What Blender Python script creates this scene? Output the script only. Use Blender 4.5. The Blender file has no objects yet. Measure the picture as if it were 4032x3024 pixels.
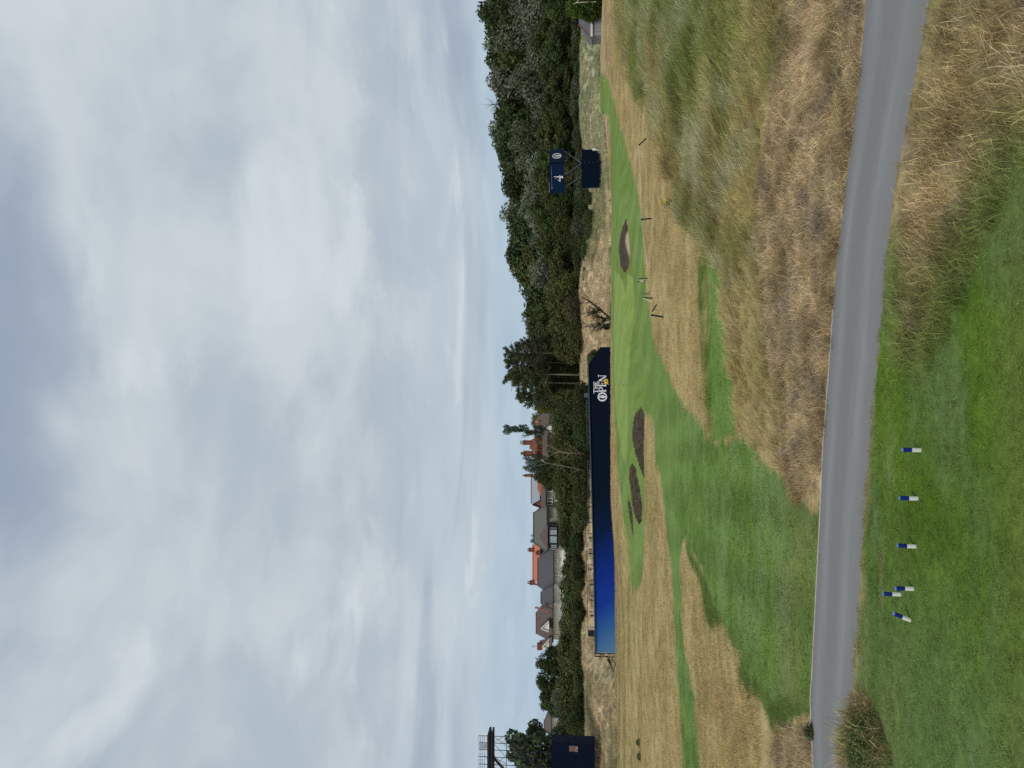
import bpy, bmesh, math, random
import numpy as np
from mathutils import Vector, Matrix, Euler

R = math.radians
rng = np.random.default_rng(7)
random.seed(7)
scene = bpy.context.scene

# ------------------------------------------------------------------ camera
# the photograph was taken with the phone on its side: the scene's up is the picture's left
CAMZ = 4.0
PITCH = R(5.37)
FWD = Vector((0, math.cos(PITCH), math.sin(PITCH)))
UP = Vector((0, -math.sin(PITCH), math.cos(PITCH)))
RIGHT = Vector((1, 0, 0))
cd = bpy.data.cameras.new('camera')
cam = bpy.data.objects.new('camera', cd)
scene.collection.objects.link(cam)
mx = Matrix.Identity(4)
for i in range(3):
    mx[i][0] = (-UP)[i]; mx[i][1] = RIGHT[i]; mx[i][2] = (-FWD)[i]
mx[2][3] = CAMZ
cam.matrix_world = mx
cd.sensor_width = 36.0
cd.lens = 27.04
cd.clip_start = 0.1
cd.clip_end = 12000
scene.camera = cam

# ------------------------------------------------------------------ world, sun, exposure
scene.view_settings.view_transform = 'Standard'
scene.view_settings.look = 'None'
scene.view_settings.exposure = 0.22
scene.view_settings.gamma = 1.0
scene.view_settings.use_curve_mapping = False
scene.render.engine = 'CYCLES'
scene.cycles.use_denoising = False
scene.cycles.max_bounces = 6
scene.cycles.diffuse_bounces = 3
scene.cycles.transparent_max_bounces = 6
SUN_EL, SUN_AZ = R(52), R(200)       # azimuth clockwise from +Y; behind the camera to the left

world = bpy.data.worlds.new("World")
scene.world = world
world.use_nodes = True


class NT:
    """small helper to write node trees"""
    def __init__(s, tree):
        s.t = tree; s.n = tree.nodes; s.l = tree.links
    def node(s, typ, **kw):
        n = s.n.new(typ)
        for k, v in kw.items():
            setattr(n, k, v)
        return n
    def set(s, sock, v):
        if isinstance(v, bpy.types.NodeSocket):
            s.l.new(v, sock)
        elif v is not None:
            if hasattr(sock.default_value, '__len__') and not hasattr(v, '__len__'):
                v = (v,) * len(sock.default_value)
            if hasattr(v, '__len__') and len(sock.default_value) == 4 and len(v) == 3:
                v = (*v, 1)
            sock.default_value = v
    def math(s, op, a, b=None, c=None, clamp=False):
        n = s.node('ShaderNodeMath', operation=op); n.use_clamp = clamp
        for i, v in enumerate((a, b, c)):
            if v is not None: s.set(n.inputs[i], v)
        return n.outputs[0]
    def vmath(s, op, a, b=None):
        n = s.node('ShaderNodeVectorMath', operation=op)
        s.set(n.inputs[0], a)
        if b is not None: s.set(n.inputs[1], b)
        return n.outputs[0]
    def noise(s, vec, scale, detail=3, rough=0.5, dist=0.0, out=0):
        n = s.node('ShaderNodeTexNoise')
        if vec is not None: s.set(n.inputs['Vector'], vec)
        n.inputs['Scale'].default_value = scale
        n.inputs['Detail'].default_value = detail
        n.inputs['Roughness'].default_value = rough
        n.inputs['Distortion'].default_value = dist
        return n.outputs[out]
    def rng(s, v, a, b, c=0.0, d=1.0, smooth=False):
        n = s.node('ShaderNodeMapRange')
        n.interpolation_type = 'SMOOTHSTEP' if smooth else 'LINEAR'
        s.set(n.inputs[0], v)
        for i, q in enumerate((a, b, c, d)): s.set(n.inputs[i + 1], q)
        return n.outputs[0]
    def mix(s, f, a, b, mode='MIX'):
        n = s.node('ShaderNodeMix', data_type='RGBA', blend_type=mode)
        s.set(n.inputs[0], f); s.set(n.inputs[6], a); s.set(n.inputs[7], b)
        return n.outputs[2]
    def xyz(s, v):
        n = s.node('ShaderNodeSeparateXYZ'); s.set(n.inputs[0], v); return n.outputs
    def comb(s, x, y, z):
        n = s.node('ShaderNodeCombineXYZ')
        for i, v in enumerate((x, y, z)): s.set(n.inputs[i], v)
        return n.outputs[0]
    def attr(s, name, typ='GEOMETRY', out='Color'):
        n = s.node('ShaderNodeAttribute', attribute_name=name, attribute_type=typ)
        return n.outputs[out]


def build_sky():
    w = NT(world.node_tree)
    w.n.clear()
    out = w.node('ShaderNodeOutputWorld')
    sky = w.node('ShaderNodeTexSky', sky_type='NISHITA')
    sky.sun_disc = False
    sky.sun_elevation = SUN_EL
    sky.sun_rotation = SUN_AZ
    sky.air_density = 1.0; sky.dust_density = 1.2; sky.ozone_density = 1.5
    bg1 = w.node('ShaderNodeBackground')
    w.set(bg1.inputs[0], w.mix(0.42, sky.outputs[0], (4.6, 5.4, 6.8)))
    bg1.inputs[1].default_value = 0.085
    co = w.node('ShaderNodeTexCoord').outputs['Generated']
    x, y, z = w.xyz(co)
    zc = w.math('MAXIMUM', z, 0.0)
    den = w.math('ADD', zc, 0.16)
    px = w.math('DIVIDE', x, den); py = w.math('DIVIDE', y, den)
    p = w.comb(px, py, 0.0)
    off = w.vmath('ADD', p, (3.1, 7.7, 0.4))
    # broad soft masses, finer billows, wisps
    warp = w.noise(w.vmath('ADD', p, (2.0, 5.0, 1.0)), 1.6, 3, 0.5, 0.0, out=1)
    pw = w.vmath('ADD', off, w.vmath('MULTIPLY', w.vmath('SUBTRACT', warp, (0.5, 0.5, 0.5)), (0.22, 0.22, 0.0)))
    big = w.noise(pw, 1.15, 2, 0.5, 0.0)
    mid = w.noise(w.vmath('ADD', pw, (11.3, 2.1, 3.0)), 2.7, 7, 0.52, 0.25)
    fine = w.noise(w.vmath('ADD', pw, (1.3, 12.1, 5.0)), 7.5, 8, 0.56, 0.3)
    shade = w.math('ADD', w.math('MULTIPLY', big, 0.46), w.math('ADD', w.math('MULTIPLY', mid, 0.42), w.math('MULTIPLY', fine, 0.12)))
    f = w.rng(shade, 0.40, 0.60, 0, 1, True)
    dark = (0.450, 0.522, 0.590); light = (0.605, 0.668, 0.712)
    cloud = w.mix(f, dark, light)
    # bright torn edges of the nearer clouds
    br = w.rng(w.noise(w.vmath('ADD', pw, (5.2, 3.4, 9.0)), 2.3, 8, 0.55, 0.4), 0.55, 0.72, 0, 0.55, True)
    cloud = w.mix(br, cloud, (0.72, 0.78, 0.81))
    # long flat bands towards the horizon
    el = w.math('ARCSINE', z)
    bandv = w.comb(w.math('MULTIPLY', w.math('ARCTAN2', x, y), 1.6), w.math('MULTIPLY', el, 17.0), 1.5)
    band = w.noise(bandv, 1.0, 5, 0.5, 0.5)
    bandf = w.rng(band, 0.40, 0.60, 0, 1, True)
    hz = w.mix(bandf, (0.345, 0.42, 0.525), (0.52, 0.605, 0.675))
    hz = w.mix(w.rng(w.noise(w.vmath('MULTIPLY', bandv, (2.2, 1.0, 1.0)), 1.5, 6, 0.55, 0.6), 0.58, 0.72, 0, 0.8, True), hz, (0.68, 0.75, 0.79))
    lowf = w.rng(el, 0.12, 0.30, 0.85, 0.0, True)
    cloud = w.mix(lowf, cloud, hz)
    # pale strip above the trees
    wob = w.math('ADD', el, w.math('MULTIPLY', w.math('SUBTRACT', band, 0.5), 0.05))
    strip = w.rng(wob, 0.100, 0.150, 0.85, 0.0, True)
    cloud = w.mix(strip, cloud, w.mix(w.rng(mid, 0.35, 0.65), (0.415, 0.545, 0.665), (0.50, 0.62, 0.72)))
    bg2 = w.node('ShaderNodeBackground')
    w.set(bg2.inputs[0], cloud); bg2.inputs[1].default_value = 0.83
    # the cover thins with height so that blue shows in places
    cov = w.rng(w.math('ADD', w.math('MULTIPLY', big, 0.6), w.math('MULTIPLY', mid, 0.4)), w.rng(el, 0.40, 0.66, 0.18, 0.43), w.rng(el, 0.40, 0.66, 0.30, 0.64), 0.35, 1.0, True)
    ms = w.node('ShaderNodeMixShader')
    w.set(ms.inputs[0], cov)
    w.l.new(bg1.outputs[0], ms.inputs[1]); w.l.new(bg2.outputs[0], ms.inputs[2])
    w.l.new(ms.outputs[0], out.inputs[0])


build_sky()
sl = bpy.data.lights.new('sun', 'SUN')
sl.energy = 1.5
sl.angle = R(12)
sl.color = (1.0, 0.95, 0.87)
sun = bpy.data.objects.new('sun', sl)
scene.collection.objects.link(sun)
sd = Vector((math.sin(SUN_AZ) * math.cos(SUN_EL), math.cos(SUN_AZ) * math.cos(SUN_EL), math.sin(SUN_EL)))
sun.rotation_euler = sd.to_track_quat('Z', 'Y').to_euler()

# ------------------------------------------------------------------ object helpers
def link(o, parent=None):
    scene.collection.objects.link(o)
    if parent is not None: o.parent = parent
    return o

def tag(o, label=None, cat=None, group=None, kind=None):
    if label: o['label'] = label
    if cat: o['category'] = cat
    if group: o['group'] = group
    if kind: o['kind'] = kind
    return o

def empty(name, loc, label, cat, group=None, rz=0.0):
    o = bpy.data.objects.new(name, None)
    o.empty_display_size = 0.2
    o.location = loc; o.rotation_euler = (0, 0, rz)
    link(o)
    return tag(o, label, cat, group)

class MB:
    """collects shapes and links them as one mesh; off is subtracted from every vertex"""
    def __init__(s, off=(0, 0, 0)):
        s.v = []; s.f = []; s.off = Vector(off)
    def poly(s, pts):
        b = len(s.v); s.v += [tuple(Vector(p) - s.off) for p in pts]; s.f.append(tuple(range(b, b + len(pts))))
    def raw(s, vs, fs):
        b = len(s.v); s.v += [tuple(Vector(p) - s.off) for p in vs]; s.f += [tuple(b + i for i in f) for f in fs]
    def box(s, c, size, rz=0.0, rot=None):
        hx, hy, hz = size[0] / 2, size[1] / 2, size[2] / 2
        m = rot if rot is not None else Matrix.Rotation(rz, 3, 'Z')
        vs = [Vector(c) + m @ Vector((sx * hx, sy * hy, sz * hz)) for sz in (-1, 1) for sy in (-1, 1) for sx in (-1, 1)]
        s.raw(vs, [(0, 2, 3, 1), (4, 5, 7, 6), (0, 1, 5, 4), (2, 6, 7, 3), (0, 4, 6, 2), (1, 3, 7, 5)])
    def bar(s, a, b, w, h=None):
        a = Vector(a); b = Vector(b); d = b - a; L = d.length
        if L < 1e-6: return
        q = d.to_track_quat('Z', 'Y').to_matrix()
        s.box((a + b) / 2, (w, h or w, L), rot=q)
    def tube(s, pts, radii, n=6, cap=True):
        pts = [Vector(p) for p in pts]
        if not hasattr(radii, '__len__'): radii = [radii] * len(pts)
        vs = []; fs = []
        for i, p in enumerate(pts):
            d = (pts[min(i + 1, len(pts) - 1)] - pts[max(i - 1, 0)]).normalized()
            q = d.to_track_quat('Z', 'Y').to_matrix()
            for k in range(n):
                a = 2 * math.pi * k / n
                vs.append(p + q @ Vector((math.cos(a) * radii[i], math.sin(a) * radii[i], 0)))
        for i in range(len(pts) - 1):
            for k in range(n):
                k2 = (k + 1) % n
                fs.append((i * n + k, i * n + k2, (i + 1) * n + k2, (i + 1) * n + k))
        if cap:
            fs.append(tuple(reversed(range(n)))); fs.append(tuple((len(pts) - 1) * n + k for k in range(n)))
        s.raw(vs, fs)
    def prism(s, pts, d):
        """extrude a polygon by vector d"""
        n = len(pts); d = Vector(d)
        a = [Vector(p) for p in pts]; b = [p + d for p in a]
        fs = [tuple(range(n)), tuple(reversed(range(n, 2 * n)))]
        for i in range(n):
            j = (i + 1) % n
            fs.append((i, i + n, j + n, j))
        s.raw(a + b, fs)
    def build(s, name, mat, parent=None, smooth=False):
        me = bpy.data.meshes.new(name)
        me.from_pydata(s.v, [], s.f)
        if mat: me.materials.append(mat)
        bm = bmesh.new(); bm.from_mesh(me)
        bmesh.ops.recalc_face_normals(bm, faces=bm.faces)
        bm.to_mesh(me); bm.free()
        if smooth: me.shade_smooth()
        o = bpy.data.objects.new(name, me)
        return link(o, parent)

def copy_tree(o, parent=None):
    c = o.copy(); scene.collection.objects.link(c)
    if parent is not None: c.parent = parent
    for ch in [q for q in bpy.data.objects if q.parent == o]:
        copy_tree(ch, c)
    return c

def np_mesh(name, verts, faces, mats=(), smooth=True):
    """faces: (n,4) or (n,3) int array"""
    me = bpy.data.meshes.new(name)
    k = faces.shape[1]
    me.vertices.add(len(verts)); me.vertices.foreach_set('co', np.ascontiguousarray(verts, dtype=np.float32).ravel())
    me.loops.add(faces.size); me.loops.foreach_set('vertex_index', faces.astype(np.int32).ravel())
    me.polygons.add(len(faces))
    me.polygons.foreach_set('loop_start', np.arange(0, faces.size, k, dtype=np.int32))
    me.polygons.foreach_set('loop_total', np.full(len(faces), k, dtype=np.int32))
    me.polygons.foreach_set('use_smooth', np.full(len(faces), bool(smooth), dtype=bool))
    me.update(calc_edges=True)
    for m in mats: me.materials.append(m)
    return me

def fattr(me, name, data, typ='FLOAT', dom='POINT'):
    a = me.attributes.new(name, typ, dom)
    key = 'value' if typ in ('FLOAT', 'INT') else ('color' if typ == 'FLOAT_COLOR' else 'vector')
    a.data.foreach_set(key, np.ascontiguousarray(data, dtype=np.int32 if typ == 'INT' else np.float32).ravel())

# ------------------------------------------------------------------ materials
def mat(name, col=(0.5, 0.5, 0.5), rough=0.8, var=0.0, vscale=5.0, spec=0.3, metal=0.0, bump=0.0, build=None):
    m = bpy.data.materials.new(name); m.use_nodes = True
    t = NT(m.node_tree)
    bs = t.n['Principled BSDF']
    bs.inputs['Roughness'].default_value = rough
    bs.inputs['Specular IOR Level'].default_value = spec
    bs.inputs['Metallic'].default_value = metal
    bs.inputs['Base Color'].default_value = (*col, 1)
    co = t.node('ShaderNodeTexCoord').outputs['Object']
    if var:
        n = t.noise(co, vscale, 5, 0.6)
        t.set(bs.inputs['Base Color'], t.mix(t.rng(n, 0.3, 0.7), tuple(c * (1 - var) for c in col), tuple(min(1, c * (1 + var)) for c in col)))
    if bump:
        b = t.node('ShaderNodeBump'); b.inputs['Strength'].default_value = bump
        t.set(b.inputs['Height'], t.noise(co, vscale * 3, 4, 0.6)); t.l.new(b.outputs[0], bs.inputs['Normal'])
    if build: build(t, bs, co)
    return m

def m_ground(t, bs, co):
    c = t.attr('col')
    n1 = t.noise(co, 9.0, 5, 0.65); n2 = t.noise(co, 1.3, 4, 0.6)
    v = t.math('ADD', t.rng(n1, 0.25, 0.75, 0.66, 1.30), t.rng(n2, 0.3, 0.7, -0.10, 0.10))
    t.set(bs.inputs['Base Color'], t.mix(1.0, c, t.comb(v, v, v), 'MULTIPLY'))
    b = t.node('ShaderNodeBump'); b.inputs['Strength'].default_value = 0.7; b.inputs['Distance'].default_value = 0.03
    t.set(b.inputs['Height'], t.noise(co, 30.0, 4, 0.7)); t.l.new(b.outputs[0], bs.inputs['Normal'])
M_ground = mat('ground_cover', rough=0.95, spec=0.1, build=m_ground)

def m_bunker(t, bs, co):
    x, y, z = t.xyz(co)
    layers = t.noise(t.comb(t.math('MULTIPLY', x, 1.2), t.math('MULTIPLY', y, 1.2), t.math('MULTIPLY', z, 22.0)), 1.0, 4, 0.6)
    crumbs = t.noise(co, 5.0, 5, 0.7)
    f = t.rng(t.math('ADD', t.math('MULTIPLY', layers, 0.5), t.math('MULTIPLY', crumbs, 0.5)), 0.36, 0.62)
    t.set(bs.inputs['Base Color'], t.mix(t.attr('sand', out='Fac'), t.mix(f, (0.020, 0.015, 0.011), (0.125, 0.098, 0.068)), (0.42, 0.335, 0.22)))
    b = t.node('ShaderNodeBump'); b.inputs['Strength'].default_value = 0.9; b.inputs['Distance'].default_value = 0.05
    t.set(b.inputs['Height'], crumbs); t.l.new(b.outputs[0], bs.inputs['Normal'])
M_bunker = mat('bunker_sod', rough=1.0, spec=0.05, build=m_bunker)

def m_blade(t, bs, co):
    tint = t.attr('tint', 'INSTANCER')
    r = t.attr('rnd', out='Fac'); h = t.attr('hh', out='Fac')
    v = t.math('ADD', 0.50, t.math('MULTIPLY', t.math('POWER', r, 2.2), 1.35))
    c = t.mix(1.0, tint, t.comb(v, v, v), 'MULTIPLY')
    c = t.mix(t.math('MULTIPLY', h, 0.12), c, (0.42, 0.34, 0.18))
    t.set(bs.inputs['Base Color'], c)
    tr = t.node('ShaderNodeBsdfTranslucent'); t.set(tr.inputs[0], c)
    ms = t.node('ShaderNodeMixShader'); ms.inputs[0].default_value = 0.22
    t.l.new(bs.outputs[0], ms.inputs[1]); t.l.new(tr.outputs[0], ms.inputs[2])
    t.l.new(ms.outputs[0], t.n['Material Output'].inputs[0])
M_blade = mat('grass_blade', rough=0.75, spec=0.2, build=m_blade)

def m_leaf(t, bs, co):
    oc = t.node('ShaderNodeObjectInfo').outputs['Color']
    r = t.attr('rnd', out='Fac')
    v = t.rng(r, 0, 1, 0.50, 1.60)
    c = t.mix(1.0, oc, t.comb(v, v, v), 'MULTIPLY')
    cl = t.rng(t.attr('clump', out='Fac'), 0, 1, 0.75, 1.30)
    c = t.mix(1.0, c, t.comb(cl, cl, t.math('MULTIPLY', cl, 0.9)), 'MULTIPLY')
    t.set(bs.inputs['Base Color'], c)
    tr = t.node('ShaderNodeBsdfTranslucent'); t.set(tr.inputs[0], c)
    ms = t.node('ShaderNodeMixShader'); ms.inputs[0].default_value = 0.18
    t.l.new(bs.outputs[0], ms.inputs[1]); t.l.new(tr.outputs[0], ms.inputs[2])
    t.l.new(ms.outputs[0], t.n['Material Output'].inputs[0])
M_leaf = mat('leaf', rough=0.7, spec=0.2, build=m_leaf)
M_bark = mat('bark', (0.09, 0.075, 0.055), 0.95, 0.35, 6)
M_palebark = mat('pale_bark', (0.20, 0.175, 0.12), 0.95, 0.3, 6)
M_deadwood = mat('dead_wood', (0.62, 0.60, 0.52), 0.9, 0.1, 6)
M_darkwood = mat('dark_twigs', (0.035, 0.03, 0.022), 0.95, 0.3, 6)

def m_path(t, bs, co):
    a = t.attr('across', out='Fac')
    x, y, z = t.xyz(co)
    w1 = t.math('SUBTRACT', 1.0, t.math('MINIMUM', t.math('MULTIPLY', t.math('ABSOLUTE', t.math('SUBTRACT', a, 0.23)), 6.5), 1.0))
    w2 = t.math('SUBTRACT', 1.0, t.math('MINIMUM', t.math('MULTIPLY', t.math('ABSOLUTE', t.math('SUBTRACT', a, 0.74)), 5.5), 1.0))
    wear = t.math('ADD', w1, w2)
    base = t.mix(wear, (0.200, 0.200, 0.196), (0.256, 0.260, 0.260))
    n = t.noise(t.comb(t.math('MULTIPLY', x, 0.5), t.math('MULTIPLY', a, 7.0), 0.0), 1.0, 4, 0.6)
    base = t.mix(t.rng(n, 0.35, 0.65, 0.0, 0.5), base, (0.182, 0.179, 0.172))
    g = t.noise(co, 130.0, 2, 0.8); v = t.rng(g, 0.3, 0.7, 0.82, 1.18)
    base = t.mix(1.0, base, t.comb(v, v, v), 'MULTIPLY')
    edge = t.rng(t.math('ADD', t.math('ABSOLUTE', t.math('SUBTRACT', a, 0.5)), t.math('MULTIPLY', t.noise(co, 4.0, 4, .7), 0.05)), 0.50, 0.53, 0, 0.6)
    t.set(bs.inputs['Base Color'], t.mix(edge, base, (0.20, 0.165, 0.12)))
    b = t.node('ShaderNodeBump'); b.inputs['Strength'].default_value = 0.5; b.inputs['Distance'].default_value = 0.004
    t.set(b.inputs['Height'], g); t.l.new(b.outputs[0], bs.inputs['Normal'])
M_path = mat('tarmac', rough=0.9, spec=0.25, build=m_path)
M_edging = mat('concrete_edging', (0.50, 0.49, 0.45), 0.9, 0.25, 3)

def m_hoard(t, bs, co):
    # printed gradient along the wall: navy, royal blue, pale blue at the far left end
    u = t.attr('along', out='Fac'); h = t.attr('high', out='Fac')
    s = t.math('ADD', u, t.math('MULTIPLY', t.math('SUBTRACT', 0.5, h), 0.06))
    st = t.noise(t.comb(t.math('MULTIPLY', u, 9.0), t.math('MULTIPLY', h, 1.2), 0.0), 1.0, 3, 0.5, 0.8)
    s = t.math('ADD', s, t.math('MULTIPLY', t.math('SUBTRACT', st, 0.5), 0.035))
    r = t.node('ShaderNodeValToRGB')
    t.set(r.inputs[0], s)
    e = r.color_ramp.elements
    cols = [(0.0, (0.0030, 0.0085, 0.020)), (0.48, (0.0034, 0.0100, 0.024)), (0.60, (0.0042, 0.016, 0.062)), (0.74, (0.008, 0.034, 0.27)),
            (0.84, (0.012, 0.050, 0.34)), (0.92, (0.035, 0.125, 0.38)), (1.0, (0.095, 0.225, 0.40))]
    e[0].position, e[0].color = cols[0][0], (*cols[0][1], 1)
    e[1].position, e[1].color = cols[-1][0], (*cols[-1][1], 1)
    for p, c in cols[1:-1]:
        q = e.new(p); q.color = (*c, 1)
    t.set(bs.inputs['Base Color'], r.outputs[0])
M_hoard = mat('printed_hoarding', rough=0.85, spec=0.06, build=m_hoard)
M_navy = mat('navy_scrim', (0.0030, 0.0075, 0.022), 0.85, 0.3, 1.2, spec=0.07)
M_navyboard = mat('navy_board', (0.003, 0.015, 0.045), 0.7, 0.1, 1.0, spec=0.08)
M_navytrim = mat('navy_trim', (0.05, 0.07, 0.105), 0.7, 0.1)
M_white = mat('white_print', (0.86, 0.88, 0.90), 0.7)
M_whitepaint = mat('white_paint', (0.78, 0.78, 0.72), 0.6, 0.05, 20)
M_bluepaint = mat('blue_paint', (0.006, 0.022, 0.19), 0.5, 0.1, 20)
M_cap = mat('pale_blue_cut_end', (0.12, 0.20, 0.40), 0.6, 0.1, 20)
M_black = mat('black_metal', (0.012, 0.015, 0.018), 0.6)
M_steel = mat('galvanised_steel', (0.16, 0.18, 0.20), 0.5, 0.1, spec=0.5, metal=0.3)
M_mesh = mat('wire_mesh', (0.30, 0.33, 0.33), 0.6)
M_rope = mat('rope', (0.66, 0.62, 0.50), 0.9)
M_yellow = mat('yellow_cloth', (0.80, 0.56, 0.09), 0.8, 0.06, 8)
M_ylflower = mat('yellow_petals', (0.75, 0.50, 0.03), 0.8)
M_slate = mat('slate_roof', (0.085, 0.085, 0.092), 0.85, 0.14, 2.0)
M_brownroof = mat('brown_tile_roof', (0.115, 0.088, 0.075), 0.9, 0.16, 2.0)
M_greyroof = mat('weathered_grey_roof', (0.125, 0.125, 0.11), 0.9, 0.16, 2.0)
M_paleroof = mat('pale_grey_roof', (0.30, 0.33, 0.36), 0.7, 0.05, 2.0)
M_orangeroof = mat('orange_tile_roof', (0.50, 0.16, 0.085), 0.85, 0.10, 2.0)
M_darkorange = mat('red_brown_tile', (0.26, 0.095, 0.06), 0.85, 0.15, 2.0)
M_brick = mat('red_brick', (0.20, 0.075, 0.05), 0.9, 0.25, 3.0)
M_potbrown = mat('chimney_pot_clay', (0.15, 0.07, 0.045), 0.9, 0.2, 3.0)
M_whitewall = mat('white_render_wall', (0.80, 0.80, 0.77), 0.9, 0.05, 1.0)
M_greywall = mat('grey_render_wall', (0.24, 0.24, 0.22), 0.9, 0.1, 1.0)
M_fascia = mat('dark_fascia', (0.03, 0.032, 0.035), 0.7)
M_glass = mat('window_glass', (0.30, 0.38, 0.42), 0.12, 0.2, 0.7, spec=0.6)
M_darkglass = mat('dark_window_glass', (0.03, 0.035, 0.04), 0.15, spec=0.6)
M_hutroof = mat('grey_felt_roof', (0.13, 0.13, 0.15), 0.9, 0.15, 3)
M_poster = mat('poster_print', (0.16, 0.10, 0.085), 0.7, 0.35, 6)

# ------------------------------------------------------------------ noise and terrain
_perm = np.random.default_rng(3).random(65536)
def vnoise(x, y, seed=0):
    xi = np.floor(x).astype(np.int64); yi = np.floor(y).astype(np.int64)
    fx = x - xi; fy = y - yi
    fx = fx * fx * (3 - 2 * fx); fy = fy * fy * (3 - 2 * fy)
    def h(a, b): return _perm[(a * 73856093 ^ b * 19349663 ^ seed * 83492791) & 65535]
    return (h(xi, yi) * (1 - fx) + h(xi + 1, yi) * fx) * (1 - fy) + (h(xi, yi + 1) * (1 - fx) + h(xi + 1, yi + 1) * fx) * fy
def fbm(x, y, seed=0, oct=4):
    s = 0; a = 0.5; tot = 0
    for i in range(oct):
        s = s + a * vnoise(x, y, seed + i * 17); tot += a; a *= 0.5; x = x * 2.03 + 5.1; y = y * 2.03 + 3.7
    return s / tot
def ss(a, b, x):
    t = np.clip((x - a) / (b - a), 0, 1); return t * t * (3 - 2 * t)

def terrain(x, y):
    x = np.asarray(x, dtype=float); y = np.asarray(y, dtype=float)
    z = (fbm(x / 13, y / 13, 5, 2) - 0.5) * 0.45 * ss(16, 45, y) * (1 - ss(45, 52, y) * (1 - ss(96, 112, y)))
    # raised green with its front falling into the bunkers
    f = np.interp(x, [-22, -14, -12, -9, -6, -1, 2, 6, 10, 15, 22], [76, 66, 61, 55.2, 51.6, 51.2, 56, 62.5, 65.6, 65.6, 75])
    P = ss(f, f + 4.0, y) * ss(-24, -13, x) * (1 - ss(17, 26, x)) * (1 - ss(92, 112, y))
    z = z + 0.75 * P
    # right hand side rises gently
    z = z + 1.25 * ss(18, 55, x) * ss(60, 125, y)
    # dunes behind
    yd = np.interp(x, [-60, -42, -38, 6, 10, 24, 30, 42, 56], [92, 94, 113, 116, 113, 115, 120, 121, 134])
    wd = np.interp(x, [-60, -42, -36, 10, 26, 40, 56], [26, 26, 17, 26, 26, 23, 14])
    base = 1.25 * ss(18, 55, x) * ss(60, 125, y)
    crest = np.interp(x, [-60, -45, -38, -30, -10, 20, 27, 36, 44, 50, 60], [3.3, 3.5, 4.3, 4.5, 4.1, 4.1, 3.0, 2.4, 3.1, 4.1, 4.2]) + (fbm(x / 9, y / 16, 9, 3) - 0.5) * 1.5
    d = ss(0, 1, (y - yd) / wd)
    z = z * (1 - d) + crest * d
    z = z + (fbm(x / 3.1, y / 3.1, 21, 2) - 0.5) * 0.5 * d * (1 - ss(0.9, 1.0, d) * 0.5)
    return z

def cast(V, Yi):
    """photo point (V across the stored picture, Yi down it, 2212 x 1659) to the ground it shows"""
    V = np.atleast_1d(np.asarray(V, float)); Yi = np.atleast_1d(np.asarray(Yi, float))
    a = ((1659 - Yi) - 829.5) / 1661.0; b = -(V - 1106) / 1661.0
    dx = a; dy = math.cos(PITCH) - b * math.sin(PITCH); dz = math.sin(PITCH) + b * math.cos(PITCH)
    ts = np.geomspace(4, 420, 1500)
    out = np.zeros((len(V), 3))
    for i in range(len(V)):
        g = CAMZ + ts * dz[i] - terrain(ts * dx[i], ts * dy[i])
        k = np.argmax(g < 0) if (g < 0).any() else len(ts) - 1
        k = max(k, 1)
        t = ts[k - 1] + (ts[k] - ts[k - 1]) * (g[k - 1] / (g[k - 1] - g[k] + 1e-9))
        out[i] = (t * dx[i], t * dy[i], CAMZ + t * dz[i])
    return out

def at(V, Yi, y):
    """world point at distance y seen at photo point (V, Yi)"""
    a = ((1659 - Yi) - 829.5) / 1661.0; b = -(V - 1106) / 1661.0
    dy = math.cos(PITCH) - b * math.sin(PITCH); dz = math.sin(PITCH) + b * math.cos(PITCH)
    t = y / dy
    return Vector((a * t, y, CAMZ + dz * t))

def wpoly(pts, n=3):
    """ground outline from photo points"""
    q = []
    for i in range(len(pts)):
        a = pts[i]; b = pts[(i + 1) % len(pts)]
        for k in range(n): q.append((a[0] + (b[0] - a[0]) * k / n, a[1] + (b[1] - a[1]) * k / n))
    q = np.array(q)
    return cast(q[:, 0], q[:, 1])[:, :2]

def sdist(px, py, poly):
    """signed distance, positive inside"""
    px = np.asarray(px, dtype=np.float32); py = np.asarray(py, dtype=np.float32)
    best = np.full(px.shape, 1e9, np.float32); inside = np.zeros(px.shape, bool)
    lo = poly.min(0) - 3; hi = poly.max(0) + 3
    m = (px > lo[0]) & (px < hi[0]) & (py > lo[1]) & (py < hi[1])
    x = px[m]; y = py[m]; bb = best[m]; ins = inside[m]
    n = len(poly)
    for i in range(n):
        ax, ay = poly[i]; bx, by = poly[(i + 1) % n]
        ex, ey = bx - ax, by - ay; L = ex * ex + ey * ey + 1e-12
        t = np.clip(((x - ax) * ex + (y - ay) * ey) / L, 0, 1)
        bb = np.minimum(bb, (x - ax - t * ex) ** 2 + (y - ay - t * ey) ** 2)
        c = ((ay > y) != (by > y)) & (x < (bx - ax) * (y - ay) / (by - ay + 1e-12) + ax)
        ins ^= c
    d = np.sqrt(bb)
    res = np.full(px.shape, -3.0, np.float32); res[m] = np.where(ins, d, -d)
    return res

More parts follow.
